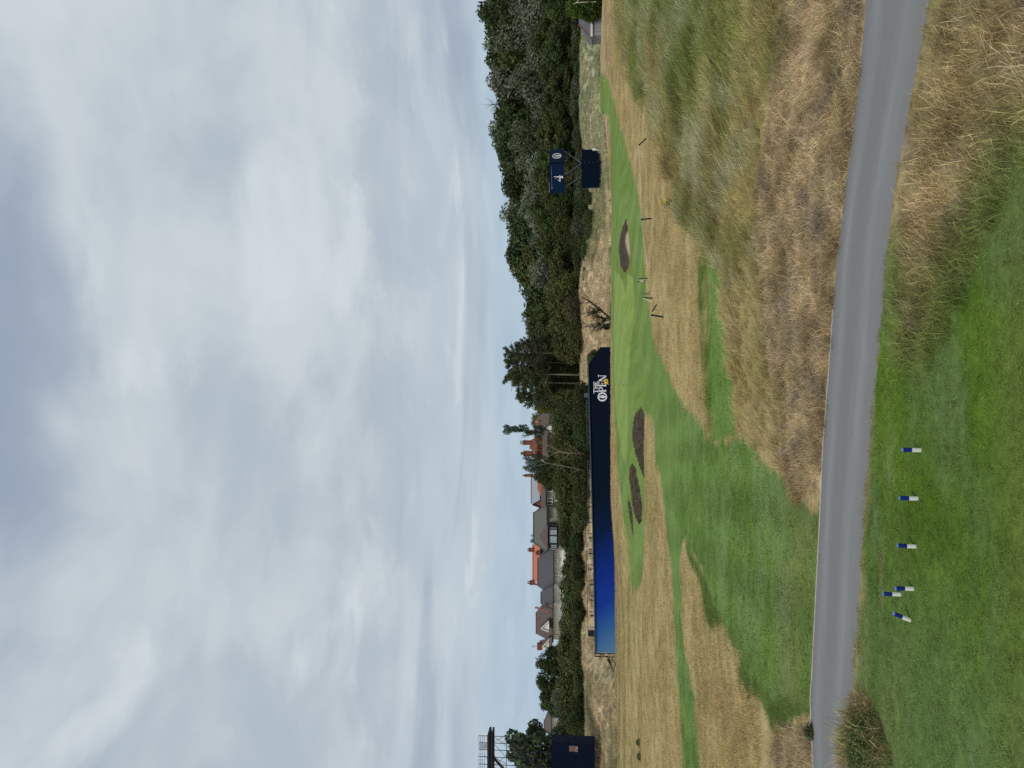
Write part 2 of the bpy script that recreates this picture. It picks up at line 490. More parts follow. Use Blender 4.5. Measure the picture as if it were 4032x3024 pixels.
# outlines read off the photograph (V, Yi)
PATH_FAR = [(1878, -60), (1874, 0), (1856, 179), (1840.6, 312), (1822.7, 446), (1809, 558), (1797, 741), (1780, 958), (1773, 1115), (1764, 1289), (1756, 1453), (1751.7, 1512), (1758.5, 1659), (1763, 1740)]
PATH_NEAR = [(2020, -60), (2005.7, 0), (1985.7, 116), (1965.6, 210), (1947.7, 321), (1934, 384), (1921, 482), (1912, 571), (1898.6, 741), (1880.7, 927), (1867, 1092), (1855, 1289), (1844, 1440), (1838, 1534), (1834, 1659), (1832, 1740)]
Z = {}
Z['fairway'] = [(1773, 1100), (1752, 1105), (1715, 1085), (1690, 1030), (1650, 990), (1612, 948), (1540, 956), (1518, 934), (1500, 893), (1474, 870), (1455, 835), (1446, 807), (1428, 775), (1416, 751), (1406, 696), (1397, 630), (1391, 560), (1388, 480), (1378, 420), (1358, 330), (1340, 275), (1328, 225), (1318, 190), (1307, 159), (1294.7, 159), (1295.7, 246), (1315, 250), (1319, 329), (1320, 500), (1320, 640), (1322, 770), (1327, 900), (1334, 1010), (1343, 1097), (1350, 1137), (1356, 1186), (1361, 1236), (1366, 1285), (1380, 1270), (1384, 1260), (1389, 1240), (1391.5, 1186), (1391.5, 1097), (1392, 1040), (1392.5, 898), (1400, 893), (1412, 912), (1417, 1001), (1425, 1021), (1434, 1085), (1440, 1147), (1450, 1225), (1456, 1320), (1462, 1450), (1470, 1560), (1478, 1720), (1520, 1720), (1508, 1600), (1499, 1503), (1482, 1420), (1475, 1368), (1472, 1260), (1472, 1182), (1478, 1165), (1500, 1210), (1513, 1226), (1539, 1294), (1563, 1354), (1597, 1419), (1621, 1460), (1661, 1497), (1715, 1520), (1752, 1531)]
Z['semi_rough'] = [(1478, 1174), (1495, 1232), (1512, 1260), (1521, 1307), (1526, 1341), (1556, 1354), (1587, 1378), (1595, 1402), (1597, 1436), (1592, 1476), (1614, 1497), (1641, 1520), (1661, 1547), (1668, 1571), (1685, 1571), (1719, 1554), (1752, 1550), (1754, 1500), (1661, 1480), (1597, 1400), (1539, 1280), (1500, 1195)]
Z['green'] = [(1328, 590), (1326, 700), (1327, 835), (1333, 910), (1344, 985), (1352, 1005), (1356, 974), (1357, 835), (1361, 760), (1368, 700), (1371, 640), (1368, 600), (1356, 592), (1352, 637), (1344, 605), (1336, 590)]
Z['tee'] = [(1533, 530), (1550, 580), (1566, 625), (1577, 741), (1588, 850), (1596, 938), (1541, 955), (1536, 830), (1533, 700)]
Z['bank'] = [(1508, 560), (1532, 520), (1533, 700), (1537, 850), (1541, 955), (1533, 950), (1518, 840), (1510, 700)]
Z['lawn'] = [(1915, 545), (1912, 571), (1898, 741), (1880.7, 927), (1867, 1092), (1855, 1289), (1844, 1440), (1838, 1534), (1834, 1659), (1832, 1740), (2330, 1800), (2400, 800), (2400, 330), (2212, 335), (2180, 400), (2150, 450), (2110, 540), (2070, 640), (2045, 720), (2005, 780), (1982, 800), (1955, 770), (1940, 700), (1935, 640), (1925, 560)]
Z['near_rough'] = [(2020, -60), (2005.7, 0), (1985.7, 116), (1965.6, 210), (1947.7, 321), (1934, 384), (1921, 482), (1915, 545), (1925, 560), (1935, 640), (1940, 700), (1955, 770), (1982, 800), (2005, 780), (2045, 720), (2070, 640), (2110, 540), (2150, 450), (2180, 400), (2212, 335), (2400, 330), (2400, -60)]
Z['thatch'] = [(1878, -60), (1874, 0), (1856, 179), (1840.6, 312), (1822.7, 446), (1809, 558), (1797, 741), (1780, 958), (1775, 1050), (1765, 1030), (1752, 1060), (1715, 1070), (1700, 1020), (1690, 1000), (1680, 900), (1660, 700), (1645, 560), (1640, 400), (1660, 250), (1680, 100), (1695, -60)]
Z['thatch_left'] = [(1753, 1550), (1719, 1562), (1690, 1580), (1660, 1640), (1650, 1740), (1764, 1740), (1759, 1659), (1752, 1540)]
Z['fescue'] = [(1330, -60), (1335, 60), (1348, 130), (1372, 190), (1405, 240), (1430, 300), (1445, 350), (1460, 430), (1490, 500), (1535, 512), (1553, 575), (1570, 620), (1581, 741), (1592, 850), (1600, 935), (1612, 948), (1650, 985), (1690, 1005), (1680, 900), (1660, 700), (1645, 560), (1640, 400), (1660, 250), (1680, 100), (1695, -60)]
Z['clump'] = [(1836, 1700), (1838, 1600), (1850, 1540), (1858, 1500), (1880, 1520), (1905, 1570), (1922, 1620), (1925, 1700)]
BUNK = [
    ([(1354, 471), (1345, 490), (1338.5, 520), (1337, 540), (1340, 570), (1347, 588), (1354, 585), (1359, 570), (1361, 545), (1359, 515), (1356, 485)], 'sandy pot bunker with a pale sand floor in front of the four board'),
    ([(1383, 880), (1372, 896), (1366.5, 926), (1367, 945), (1369, 962), (1374, 982), (1382, 1007), (1391, 1033), (1389.5, 982), (1391.5, 930), (1391.5, 902), (1389, 886)], 'largest dark sod walled bunker, rightmost of three left of the flag'),
    ([(1366, 1002), (1360, 1011), (1359, 1025), (1362, 1051), (1367, 1091), (1372, 1117), (1380, 1132), (1385.5, 1126), (1387, 1091), (1382, 1061), (1376, 1031), (1371, 1007)], 'long oval sod walled bunker, middle of three left of the flag'),
    ([(1357, 1082), (1356, 1089), (1360, 1117), (1364, 1140), (1367, 1158), (1368, 1150), (1367, 1130), (1364.5, 1101), (1360, 1083)], 'thin sliver of a bunker seen past the long oval bunker'),
]
ZP = {k: wpoly(v, 2) for k, v in Z.items()}
pf = cast([p[0] for p in PATH_FAR], [p[1] for p in PATH_FAR])
pn = cast([p[0] for p in PATH_NEAR], [p[1] for p in PATH_NEAR])
BP = [wpoly(b[0], 3) for b in BUNK]
PATHP = np.concatenate([pf[:, :2], pn[::-1, :2]])

# ------------------------------------------------------------------ ground albedo by what grows there
NAMES = ['rough', 'lawn', 'fairway', 'putting_green', 'tee_ground', 'near_rough', 'thatch', 'fescue', 'dune', 'semi_rough', 'bank', 'clump', 'bunker']
def classify(x, y):
    """returns weights (n, classes)"""
    n = len(x)
    W = np.zeros((n, len(NAMES)), np.float32); W[:, 0] = 1
    wob = (fbm(x * 1.3, y * 1.3, 31, 3) - 0.5)
    sc = np.clip(y / 40, 0.25, 1.6)
    def over(idx, poly, soft, jag, grow=0.0):
        d = sdist(x, y, poly) + grow + wob * jag * sc
        w = ss(-soft, soft, d / sc)[:, None].astype(np.float32)
        W[:] = W * (1 - w); W[:, idx] += w[:, 0]
    yd = np.interp(x, [-60, -42, -38, 6, 10, 40, 56], [92, 94, 111, 114, 112.5, 115, 133])
    w = ss(-1.5, 2.5, y - yd + wob * 4)[:, None].astype(np.float32); W[:] = W * (1 - w); W[:, 8] += w[:, 0]
    over(7, ZP['fescue'], 0.30, 2.2)
    over(6, ZP['thatch'], 0.22, 1.0)
    over(6, ZP['thatch_left'], 0.3, 1.0)
    over(9, ZP['semi_rough'], 0.2, 1.0)
    over(10, ZP['bank'], 0.10, 0.3)
    over(2, ZP['fairway'], 0.28, 0.9)
    over(3, ZP['green'], 0.10, 0.0)
    over(4, ZP['tee'], 0.05, 0.0)
    over(5, ZP['near_rough'], 0.15, 0.35, 0.7)
    over(1, ZP['lawn'], 0.75, 1.6)
    over(11, ZP['clump'], 0.1, 0.2)
    return W

C = lambda r, g, b: np.array((r, g, b))
def ground_colour(x, y, W):
    n1 = fbm(x / 2.3, y / 2.3, 41, 4); n2 = fbm(x / 0.55, y / 0.55, 43, 3); n3 = fbm(x / 7.5, y / 9.5, 47, 3); n4 = fbm(x / 1.1, y / 3.5, 51, 3)
    def lerp(a, b, t): t = np.clip(t, 0, 1)[:, None]; return a[None, :] * (1 - t) + b[None, :] * t if a.ndim == 1 else a * (1 - t) + b[None, :] * t
    stripe = (np.sin((x * 0.93 + y * 0.36) * 2 * math.pi / 4.4) > 0) * 1.0
    n5 = fbm(x / 1.9, y / 0.62, 57, 4)
    fine = lambda lo, hi, v: np.clip((v - lo) / (hi - lo), 0, 1)
    out = np.zeros((len(x), 3))
    tan = lerp(C(.36, .275, .120), C(.48, .380, .180), fine(.3, .7, n1))
    tan = lerp(tan, C(.30, .26, .095), fine(.58, .78, n3) * 0.7)
    tan = lerp(tan, C(.56, .45, .225), fine(.55, .8, n2) * 0.5 * (1 - .8 * ss(22, 42, y)))
    lawn = lerp(C(.080, .150, .014), C(.112, .195, .022), fine(.35, .65, n2))
    tan = lerp(tan, C(.21, .21, .085), fine(.46, .62, fbm(x / 11, y / 3.5, 77, 4)) * ss(-12, -24, x) * ss(52, 62, y) * .75)
    tan = lerp(tan, C(.38, .28, .20), fine(.42, .6, fbm(x / 2, y / 2, 79, 3)) * ss(88, 93, y) * .6)
    lawn = lerp(lawn, C(.155, .225, .080), fine(.46, .66, n5) * 0.6)
    lawn = lerp(lawn, C(.150, .180, .045), fine(.50, .72, n3) * 0.35)
    lawn = lerp(lawn, C(.150, .220, .085), ss(-1.2, -4.0, x) * (0.3 + .4 * n1))
    lawn = lerp(lawn, C(.165, .175, .055), ss(8.3, 7.3, y) * (0.2 + .45 * n1))
    lawn = lerp(lawn, C(.22, .20, .09), ss(9.9, 11.0, y) * fine(.40, .62, fbm(x / 2.5, y / .3, 59, 3)) * 0.55)
    fair = lerp(C(.110, .190, .032), C(.148, .240, .050), fine(.35, .65, n4))
    fair = lerp(fair, C(.180, .265, .095), fine(.44, .64, n5) * 0.6)
    fair = lerp(fair, C(.22, .20, .08), (0.25 + 0.75 * fine(.35, .6, n1)) * ss(17.5, 14.2, y) * ss(2.5, -1, x) * 0.7)
    fair = fair * (1 + 0.09 * np.sin((x * 1.0 + y * 0.13) * 2 * math.pi / 1.9))[:, None]
    far = ss(28, 55, y)
    fair2 = lerp(C(.150, .240, .050), C(.185, .275, .070), fine(.3, .7, n4))
    fair2 = lerp(fair2, C(.17, .21, .045), ss(.5, .62, n3) * ss(48, 52, y) * .8)
    fair2 = fair2 * (1 + 0.12 * (stripe[:, None] - 0.5))
    fair = fair * (1 - far[:, None]) + fair2 * far[:, None]
    green = lerp(C(.225, .315, .070), C(.260, .350, .090), stripe * 0.7 + 0.3 * n2)
    tee = lerp(C(.135, .235, .045), C(.165, .270, .060), fine(.3, .7, n4))
    nr = lerp(C(.25, .19, .085), C(.48, .38, .20), fine(.3, .7, n2))
    nr = lerp(nr, C(.16, .165, .045), fine(.46, .66, n1) * 0.7)
    nr = lerp(nr, C(.22, .175, .135), fine(.54, .66, fbm(x / .35, y / .5, 67, 4)) * 0.6)
    nr = lerp(nr, C(.13, .19, .035), ss(.9, .0, sdist(x, y, ZP['lawn']) * -1) * 0.75)
    th = lerp(C(.26, .19, .095), C(.52, .415, .24), fine(.3, .68, n2))
    th = lerp(th, C(.24, .19, .15), fine(.55, .66, fbm(x / .32, y / .9, 63, 4)) * 0.7)
    th = lerp(th, C(.62, .48, .28), fine(.56, .70, fbm(x / .4, y / .6, 65, 3)) * 0.5)
    th = lerp(th, C(.19, .17, .05), fine(.56, .72, n1) * 0.6)
    fe = lerp(C(.20, .175, .06), C(.42, .335, .15), fine(.38, .60, n1))
    fe = lerp(fe, C(.095, .145, .022), fine(.40, .56, n3) * 0.8)
    fe = lerp(fe, C(.12, .175, .025), fine(.52, .64, n1) * ss(3, 8, x) * .7)
    fe = lerp(fe, C(.36, .36, .22), fine(.50, .66, n4) * 0.65)
    # the part between path and tee is blonder
    bl = ss(-4.5, -2.0, -x) * (y < 26)
    fe = lerp(fe, C(.48, .36, .165), bl * 0.6)
    du = lerp(C(.46, .38, .225), C(.66, .55, .35), fine(.3, .6, n1))
    du = lerp(du, C(.22, .24, .10), fine(.50, .70, n3) * 0.7)
    du = lerp(du, C(.38, .41, .25), ss(24, 40, x) * 0.6)
    du = lerp(du, C(.62, .50, .32), ss(5, 9, x) * ss(20, 15, x) * 0.7)
    semi = lerp(C(.085, .14, .025), C(.15, .19, .045), fine(.3, .7, n1))
    bank = lerp(C(.12, .18, .03), C(.28, .28, .10), fine(.4, .65, n4))
    clump = lerp(C(.10, .14, .035), C(.17, .16, .06), n1)
    for i, c in enumerate((tan, lawn, fair, green, tee, nr, th, fe, du, semi, bank, clump, tan * 0.3)):
        out += W[:, i:i + 1] * c
    return out

# ------------------------------------------------------------------ ground sheet, split by what it is
def ground():
    V = np.concatenate([np.arange(2420, 1395, -3.4)])
    ya = CAMZ * np.array([math.cos(PITCH) + (v - 1106) / 1661 * math.sin(PITCH) for v in V]) / np.array([-(math.sin(PITCH) - (v - 1106) / 1661 * math.cos(PITCH)) for v in V])
    ya = ya[ya < 49]
    ys = np.concatenate([[4.0, 5.0], ya[ya > 5.5], np.arange(49, 72, 0.25), np.arange(72, 96, 0.5), np.arange(96, 165, 0.7), np.geomspace(166, 6000, 40)])
    ts = np.concatenate([-np.geomspace(3.2, 0.58, 22), np.arange(-0.56, 0.5601, 0.002), np.geomspace(0.58, 3.2, 22)])
    ny, nt = len(ys), len(ts)
    X = (ts[None, :] * ys[:, None]).ravel(); Y = np.repeat(ys, nt)
    Zz = terrain(X, Y)
    W = classify(X, Y)
    sand = np.zeros(len(X))
    bid = np.full(len(X), -1)
    for k, bp in enumerate(BP):
        d = sdist(X, Y, bp)
        ins = d > 0
        bid[ins] = k
        Zz = Zz - (0.22 if k == 0 else 0.75) * ss(0, 0.55, d) * ins
        W[ins] = 0; W[ins, 12] = 1
        if k == 0:
            xb = np.linspace(bp[:, 0].min(), bp[:, 0].max(), 30); lo = np.full(30, 1e9); hi = np.full(30, -1e9)
            for q in range(len(bp)):
                (ax, ay), (bx, by) = bp[q], bp[(q + 1) % len(bp)]
                m_ = (xb >= min(ax, bx) - 1e-6) & (xb <= max(ax, bx) + 1e-6)
                yy_ = ay + (by - ay) * np.clip((xb - ax) / (bx - ax + 1e-9), 0, 1)
                lo[m_] = np.minimum(lo[m_], yy_[m_]); hi[m_] = np.maximum(hi[m_], yy_[m_])
            fr = (Y - np.interp(X, xb, lo)) / (np.interp(X, xb, hi) - np.interp(X, xb, lo) + .01)
            sand = np.where(ins, 1 - ss(0.22, 0.34, fr + 0.25 * ss(0, 1, (xb[12] - X) / 2)), sand)
    # the path runs in a shallow tray
    pd = sdist(X, Y, PATHP)
    Zz = Zz - 0.05 * ss(-0.02, 0.06, pd)
    col = ground_colour(X, Y, W)
    co = np.stack([X, Y, Zz], 1)
    i = np.arange(ny - 1)[:, None] * nt + np.arange(nt - 1)[None, :]
    F = np.stack([i, i + 1, i + nt + 1, i + nt], -1).reshape(-1, 4)
    cls = W.argmax(1)
    fc = cls[F]
    # majority of the corners
    fcl = np.where(fc[:, 0] == fc[:, 1], fc[:, 0], np.where(fc[:, 2] == fc[:, 3], fc[:, 2], fc[:, 0]))
    inb = (bid[F] >= 0).sum(1) >= 2
    fb = bid[F].max(1)
    fcl = np.where(inb, 100 + fb, np.where(fcl == 12, 2, fcl))
    groups = [('rough_ground', [0]), ('lawn', [1]), ('fairway', [2]), ('putting_green', [3]), ('tee_ground', [4]), ('grass_verge', [5, 11]),
              ('matted_ground', [6]), ('tall_grass_ground', [7]), ('dune', [8]), ('semi_rough', [9]), ('grass_bank', [10])]
    for k in range(4): groups.append(('bunker', [100 + k]))
    for name, ids in groups:
        sel = F[np.isin(fcl, ids)]
        if not len(sel): continue
        u, inv = np.unique(sel, return_inverse=True)
        me = np_mesh(name, co[u], inv.reshape(-1, 4), [M_bunker if name == 'bunker' else M_ground])
        c4 = np.concatenate([col[u], np.ones((len(u), 1))], 1)
        fattr(me, 'col', c4, 'FLOAT_COLOR'); fattr(me, 'sand', sand[u])
        o = link(bpy.data.objects.new(name, me))
        o['kind'] = 'structure'
        if name == 'bunker': o['label'] = BUNK[ids[0] - 100][1]
    # ground behind and beside the viewer, out to the horizon
    mb = MB()
    mb.raw([(-12.8, 4, 0), (12.8, 4, 0), (6000, -6000, 0), (-6000, -6000, 0), (-19200, 6000, 4), (19200, 6000, 4), (19200, -6000, 0), (-19200, -6000, 0)],
           [(0, 3, 2, 1), (4, 7, 3, 0), (1, 2, 6, 5)])
    o = mb.build('surrounding_ground', None); o['kind'] = 'structure'
    o.data.materials.append(mat('distant_rough', (0.28, 0.23, 0.11), 0.95, 0.3, 0.15))
ground()

# ------------------------------------------------------------------ path
def make_path():
    n = 260
    def resamp(p):
        # shared parameter: x position
        xs = np.linspace(11.5, -11.5, n)
        o = np.argsort(p[:, 0]); return np.interp(xs, p[o, 0], p[o, 1]), xs
    fy, xs = resamp(pf); ny_, _ = resamp(pn)
    vs = []; ac = []
    K = 13
    for i in range(n):
        j1 = 0.018 * (fbm(np.array([i * 0.6]), np.array([0.0]), 61, 3)[0] - .5)
        j2 = 0.09 * (fbm(np.array([i * 0.5]), np.array([9.0]), 62, 4)[0] - .5)
        for k in range(K):
            a = k / (K - 1)
            y = (fy[i] + j1) * (1 - a) + (ny_[i] + j2) * a
            z = 0.012 + 0.02 * math.sin(math.pi * a) - (0.06 if k == K - 1 else 0)
            vs.append((xs[i], y, z)); ac.append(a)
    i = np.arange(n - 1)[:, None] * K + np.arange(K - 1)[None, :]
    F = np.stack([i, i + 1, i + K + 1, i + K], -1).reshape(-1, 4)
    me = np_mesh('path', np.array(vs), F[:, ::-1], [M_path]); fattr(me, 'across', ac)
    o = link(bpy.data.objects.new('path', me)); o['kind'] = 'structure'
    # thin concrete edging along the far side where the grass is short
    mb = MB()
    seg = [(xs[i], fy[i]) for i in range(n) if -7 < xs[i] < 1.2]
    for a, b in zip(seg[::1], seg[1::1]):
        za = 0.022; d = Vector((b[0] - a[0], b[1] - a[1], 0)).normalized(); nn = Vector((-d.y, d.x, 0))
        if nn.y < 0: nn = -nn
        p = [Vector((a[0], a[1], za)), Vector((b[0], b[1], za))]
        mb.raw([p[0], p[1], p[1] + nn * 0.016, p[0] + nn * 0.016, p[0] - Vector((0, 0, .08)), p[1] - Vector((0, 0, .08)), p[1] + nn * 0.016 - Vector((0, 0, .08)), p[0] + nn * 0.016 - Vector((0, 0, .08))],
               [(0, 1, 2, 3), (0, 4, 5, 1), (3, 2, 6, 7)])
    o = mb.build('path_edging', M_edging); o['kind'] = 'structure'
make_path()

# ------------------------------------------------------------------ grass
proto_col = {}
def tuft_mesh(name, n, r, hmin, hmax, w, lean=0.4, bias=(0, 0), flat=0.0, heads=0.0, seed=0):
    g = np.random.default_rng(seed)
    vs = []; fs = []; rn = []; hh = []
    for i in range(n):
        a = g.random() * 2 * math.pi; q = math.sqrt(g.random()) * r
        b = np.array([math.cos(a) * q, math.sin(a) * q, -0.01])
        h = hmin + (hmax - hmin) * g.random()
        la = g.random() * 2 * math.pi; lm = lean * h * (0.3 + g.random())
        L = np.array([math.cos(la) * lm + bias[0] * h, math.sin(la) * lm + bias[1] * h, 0])
        up = h * (1 - flat * g.random())
        fa = g.random() * math.pi
        s = np.array([math.cos(fa), math.sin(fa), 0]) * w * (0.6 + 0.8 * g.random()) / 2
        p1 = b + L * 0.3 + np.array([0, 0, up * 0.55]); p2 = b + L * 1.0 + np.array([0, 0, up * (1.0 - 0.25 * g.random())])
        k = len(vs); v = g.random()
        if heads and g.random() < heads:
            p3 = p2 + (p2 - p1) * 0.35; p15 = p2
            vs += [b - s * .5, b + s * .5, p1 + s * .35, p1 - s * .35, p15 + s * 1.3, p15 - s * 1.3, p3]
            fs += [(k, k + 1, k + 2, k + 3), (k + 3, k + 2, k + 4, k + 5), (k + 5, k + 4, k + 6, k + 6)]
            rn += [0.55 + v * .45] * 7; hh += [0, 0, .6, .6, 1, 1, 1]
        else:
            vs += [b - s, b + s, p1 + s * .8, p1 - s * .8, p2]
            fs += [(k, k + 1, k + 2, k + 3), (k + 3, k + 2, k + 4, k + 4)]
            rn += [v] * 5; hh += [0, 0, .5, .5, 1]
    tris = []
    for f in fs:
        if f[2] == f[3]: tris.append(f[:3])
        else: tris += [(f[0], f[1], f[2]), (f[0], f[2], f[3])]
    me = np_mesh(name, np.array(vs), np.array(tris), [M_blade], smooth=False)
    fattr(me, 'rnd', rn); fattr(me, 'hh', hh)
    return me

def proto_collection(name, nvar, **kw):
    c = bpy.data.collections.new(name)
    for i in range(nvar):
        o = bpy.data.objects.new(f'{name}_tuft', tuft_mesh(f'{name}_tuft', seed=i * 7 + len(name), **kw))
        c.objects.link(o)
    return c

def scatter(name, coll, pts, scale, rotmax, tint, nvar, full_spin=True, label=None):
    n = len(pts)
    me = bpy.data.meshes.new(name)
    me.vertices.add(n); me.vertices.foreach_set('co', np.ascontiguousarray(pts, np.float32).ravel())
    rz = rng.random(n) * 2 * math.pi if full_spin else (rng.random(n) - .5) * 1.2
    rot = np.stack([(rng.random(n) - .5) * rotmax, (rng.random(n) - .5) * rotmax, rz], 1)
    fattr(me, 'rot', rot, 'FLOAT_VECTOR'); fattr(me, 'size', scale); fattr(me, 'pick', rng.integers(0, nvar, n), 'INT')
    fattr(me, 'tint', np.concatenate([tint, np.ones((n, 1))], 1), 'FLOAT_COLOR')
    o = link(bpy.data.objects.new(name, me)); o['kind'] = 'stuff'
    if label: o['label'] = label
    ng = bpy.data.node_groups.new(name, 'GeometryNodeTree')
    ng.interface.new_socket('Geometry', in_out='INPUT', socket_type='NodeSocketGeometry')
    ng.interface.new_socket('Geometry', in_out='OUTPUT', socket_type='NodeSocketGeometry')
    N = ng.nodes; L = ng.links
    gi = N.new('NodeGroupInput'); go = N.new('NodeGroupOutput')
    m2p = N.new('GeometryNodeMeshToPoints')
    iop = N.new('GeometryNodeInstanceOnPoints')
    ci = N.new('GeometryNodeCollectionInfo'); ci.inputs['Collection'].default_value = coll
    ci.inputs['Separate Children'].default_value = True; ci.inputs['Reset Children'].default_value = True
    def na(nm, dt):
        a = N.new('GeometryNodeInputNamedAttribute'); a.data_type = dt; a.inputs['Name'].default_value = nm; return a.outputs['Attribute']
    L.new(gi.outputs[0], m2p.inputs[0]); L.new(m2p.outputs[0], iop.inputs['Points'])
    L.new(ci.outputs[0], iop.inputs['Instance']); iop.inputs['Pick Instance'].default_value = True
    L.new(na('pick', 'INT'), iop.inputs['Instance Index'])
    e2r = N.new('FunctionNodeEulerToRotation'); L.new(na('rot', 'FLOAT_VECTOR'), e2r.inputs[0]); L.new(e2r.outputs[0], iop.inputs['Rotation'])
    L.new(na('size', 'FLOAT'), iop.inputs['Scale'])
    L.new(iop.outputs[0], go.inputs[0])
    md = o.modifiers.new('scatter', 'NODES'); md.node_group = ng
    return o

def sample(y0, y1, dens, tmax=0.56):
    """points in the visible fan, density(y) per square metre"""
    yy = np.linspace(y0, y1, 400); pdf = dens(yy) * yy; cdf = np.concatenate([[0], np.cumsum((pdf[1:] + pdf[:-1]) / 2 * np.diff(yy))])
    N = int(cdf[-1] * 2 * tmax)
    y = np.interp(rng.random(N) * cdf[-1], cdf, yy)
    return (rng.random(N) * 2 - 1) * tmax * y, y

def plant(name, coll, nvar, y0, y1, dens, classes, smin, smax, gain, rotmax=0.25, jit=0.25, spin=True, keep=None, thresh=0.5, tm=0.56, label=None, sizefn=None, edge=0.0):
    x, y = sample(y0, y1, dens, tm)
    W = classify(x, y)
    w = W[:, classes].sum(1)
    m = (w > thresh) & (sdist(x, y, PATHP) < -edge)
    for bp in BP: m &= sdist(x, y, bp) < 0
    if keep is not None: m &= keep(x, y)
    x, y, W = x[m], y[m], W[m]
    c = ground_colour(x, y, W) * gain
    c = c * (1 + (rng.random((len(x), 1)) - .5) * 2 * jit) * (1 + (rng.random((len(x), 3)) - .5) * 0.12)
    z = terrain(x, y)
    s = smin + (smax - smin) * rng.random(len(x))
    if sizefn is not None: s = s * sizefn(x, y)
    return scatter(name, coll, np.stack([x, y, z], 1), s, rotmax, np.clip(c, 0, 1), nvar, spin, label)

c_lawn = proto_collection('lawn', 4, n=70, r=0.11, hmin=0.012, hmax=0.034, w=0.005, lean=0.8, flat=0.4)
c_fair = proto_collection('fairway', 4, n=60, r=0.22, hmin=0.012, hmax=0.036, w=0.010, lean=0.8, flat=0.4)
c_thatch = proto_collection('thatch', 5, n=60, r=0.19, hmin=0.07, hmax=0.34, w=0.0075, lean=1.2, flat=0.8, bias=(0.1, 0))
c_dry = proto_collection('dry', 5, n=65, r=0.17, hmin=0.10, hmax=0.32, w=0.0058, lean=0.7, flat=0.4, bias=(0.15, 0), heads=0.15)
c_fes = proto_collection('fescue', 5, n=75, r=0.22, hmin=0.16, hmax=0.62, w=0.0085, lean=0.5, flat=0.4, bias=(0.5, 0.05), heads=0.35)
c_mid = proto_collection('mid', 4, n=90, r=0.45, hmin=0.05, hmax=0.17, w=0.0095, lean=0.7, flat=0.4)
c_dune = proto_collection('dune', 4, n=120, r=0.5, hmin=0.25, hmax=0.85, w=0.020, lean=0.6, flat=0.35, bias=(0.2, 0))

plant('lawn_grass', c_lawn, 4, 6.5, 13.6, lambda y: 130 + 0 * y, [1], 0.8, 1.25, 1.30, jit=0.16, thresh=0.35, edge=-0.02)
plant('fairway_grass', c_fair, 4, 11.5, 34, lambda y: np.where(y < 22, 34, 16), [2, 4], 0.8, 1.3, 1.28, jit=0.13, edge=-0.02, keep=lambda x, y: y < 33)
plant('semi_rough_grass', c_mid, 4, 12, 60, lambda y: np.where(y < 30, 22, 6), [9, 10], 0.35, 0.7, 1.25, edge=0.1)
plant('verge_grass', c_dry, 5, 6.5, 14, lambda y: 62 + 0 * y, [5], 0.5, 1.05, 1.32, jit=0.3, spin=False, thresh=0.35, edge=0.02,
      sizefn=lambda x, y: 0.35 + 0.75 * ss(0.1, 0.9, np.minimum(-sdist(x, y, PATHP), 3)) * (0.7 + 0.6 * fbm(x, y, 71, 2)))
plant('matted_grass', c_thatch, 5, 11.5, 32, lambda y: np.where(y < 18, 60, 35), [6], 0.45, 1.0, 1.24, jit=0.42, thresh=0.3, edge=0.02)
plant('fescue_grass', c_fes, 5, 12, 100, lambda y: np.interp(y, [12, 20, 35, 60, 100], [42, 30, 15, 6, 4]), [7], 0.6, 1.15, 1.22, jit=0.40, spin=False, thresh=0.35, edge=0.1,
      sizefn=lambda x, y: (0.25 + 1.25 * fbm(x / 1.6, y / 1.6, 73, 3)) * (0.55 + 0.65 * ss(-2.5, 6, x) * ss(14, 24, y) + 0.3 * ss(6, 12, x)))
plant('rough_grass', c_mid, 4, 18, 112, lambda y: np.interp(y, [18, 35, 60, 112], [22, 9, 4, 2.5]), [0], 0.6, 1.3, 1.30, jit=0.09,
      sizefn=lambda x, y: 0.7 + 0.35 * ss(55, 90, y))
plant('dune_grass', c_dune, 4, 90, 168, lambda y: np.interp(y, [90, 120, 168], [3.0, 2.6, 1.2]), [8], 0.5, 1.15, 1.15, jit=0.25, spin=True,
      keep=lambda x, y: terrain(x, y) < 5.5)
# tall dry clump at the lower left corner beside the path
def clump():
    x, y = sample(8.5, 12.5, lambda y: 260 + 0 * y, 0.62)
    m = (sdist(x, y, ZP['clump']) > -0.05) & (sdist(x, y, PATHP) < 0.02)
    x, y = x[m], y[m]
    m = rng.random(len(x)) < 0.60 + 0.4 * ss(-0.9, -0.25, sdist(x, y, PATHP)); x, y = x[m], y[m]
    h = ss(-0.05, 0.5, sdist(x, y, ZP['clump']))
    side = ss(-0.1, 0.75, sdist(x, y, PATHP) + 0.8)
    c = np.where((rng.random(len(x)) < 0.35 + 0.6 * side)[:, None], C(.40, .30, .15)[None], C(.20, .23, .08)[None]) * (0.8 + 0.6 * rng.random((len(x), 1)))
    scatter('tall_dry_grass_clump', c_dry, np.stack([x, y, terrain(x, y)], 1), (0.55 + 1.0 * h) * (0.5 + 0.9 * rng.random(len(x))), 0.7, c, 5, True)
clump()

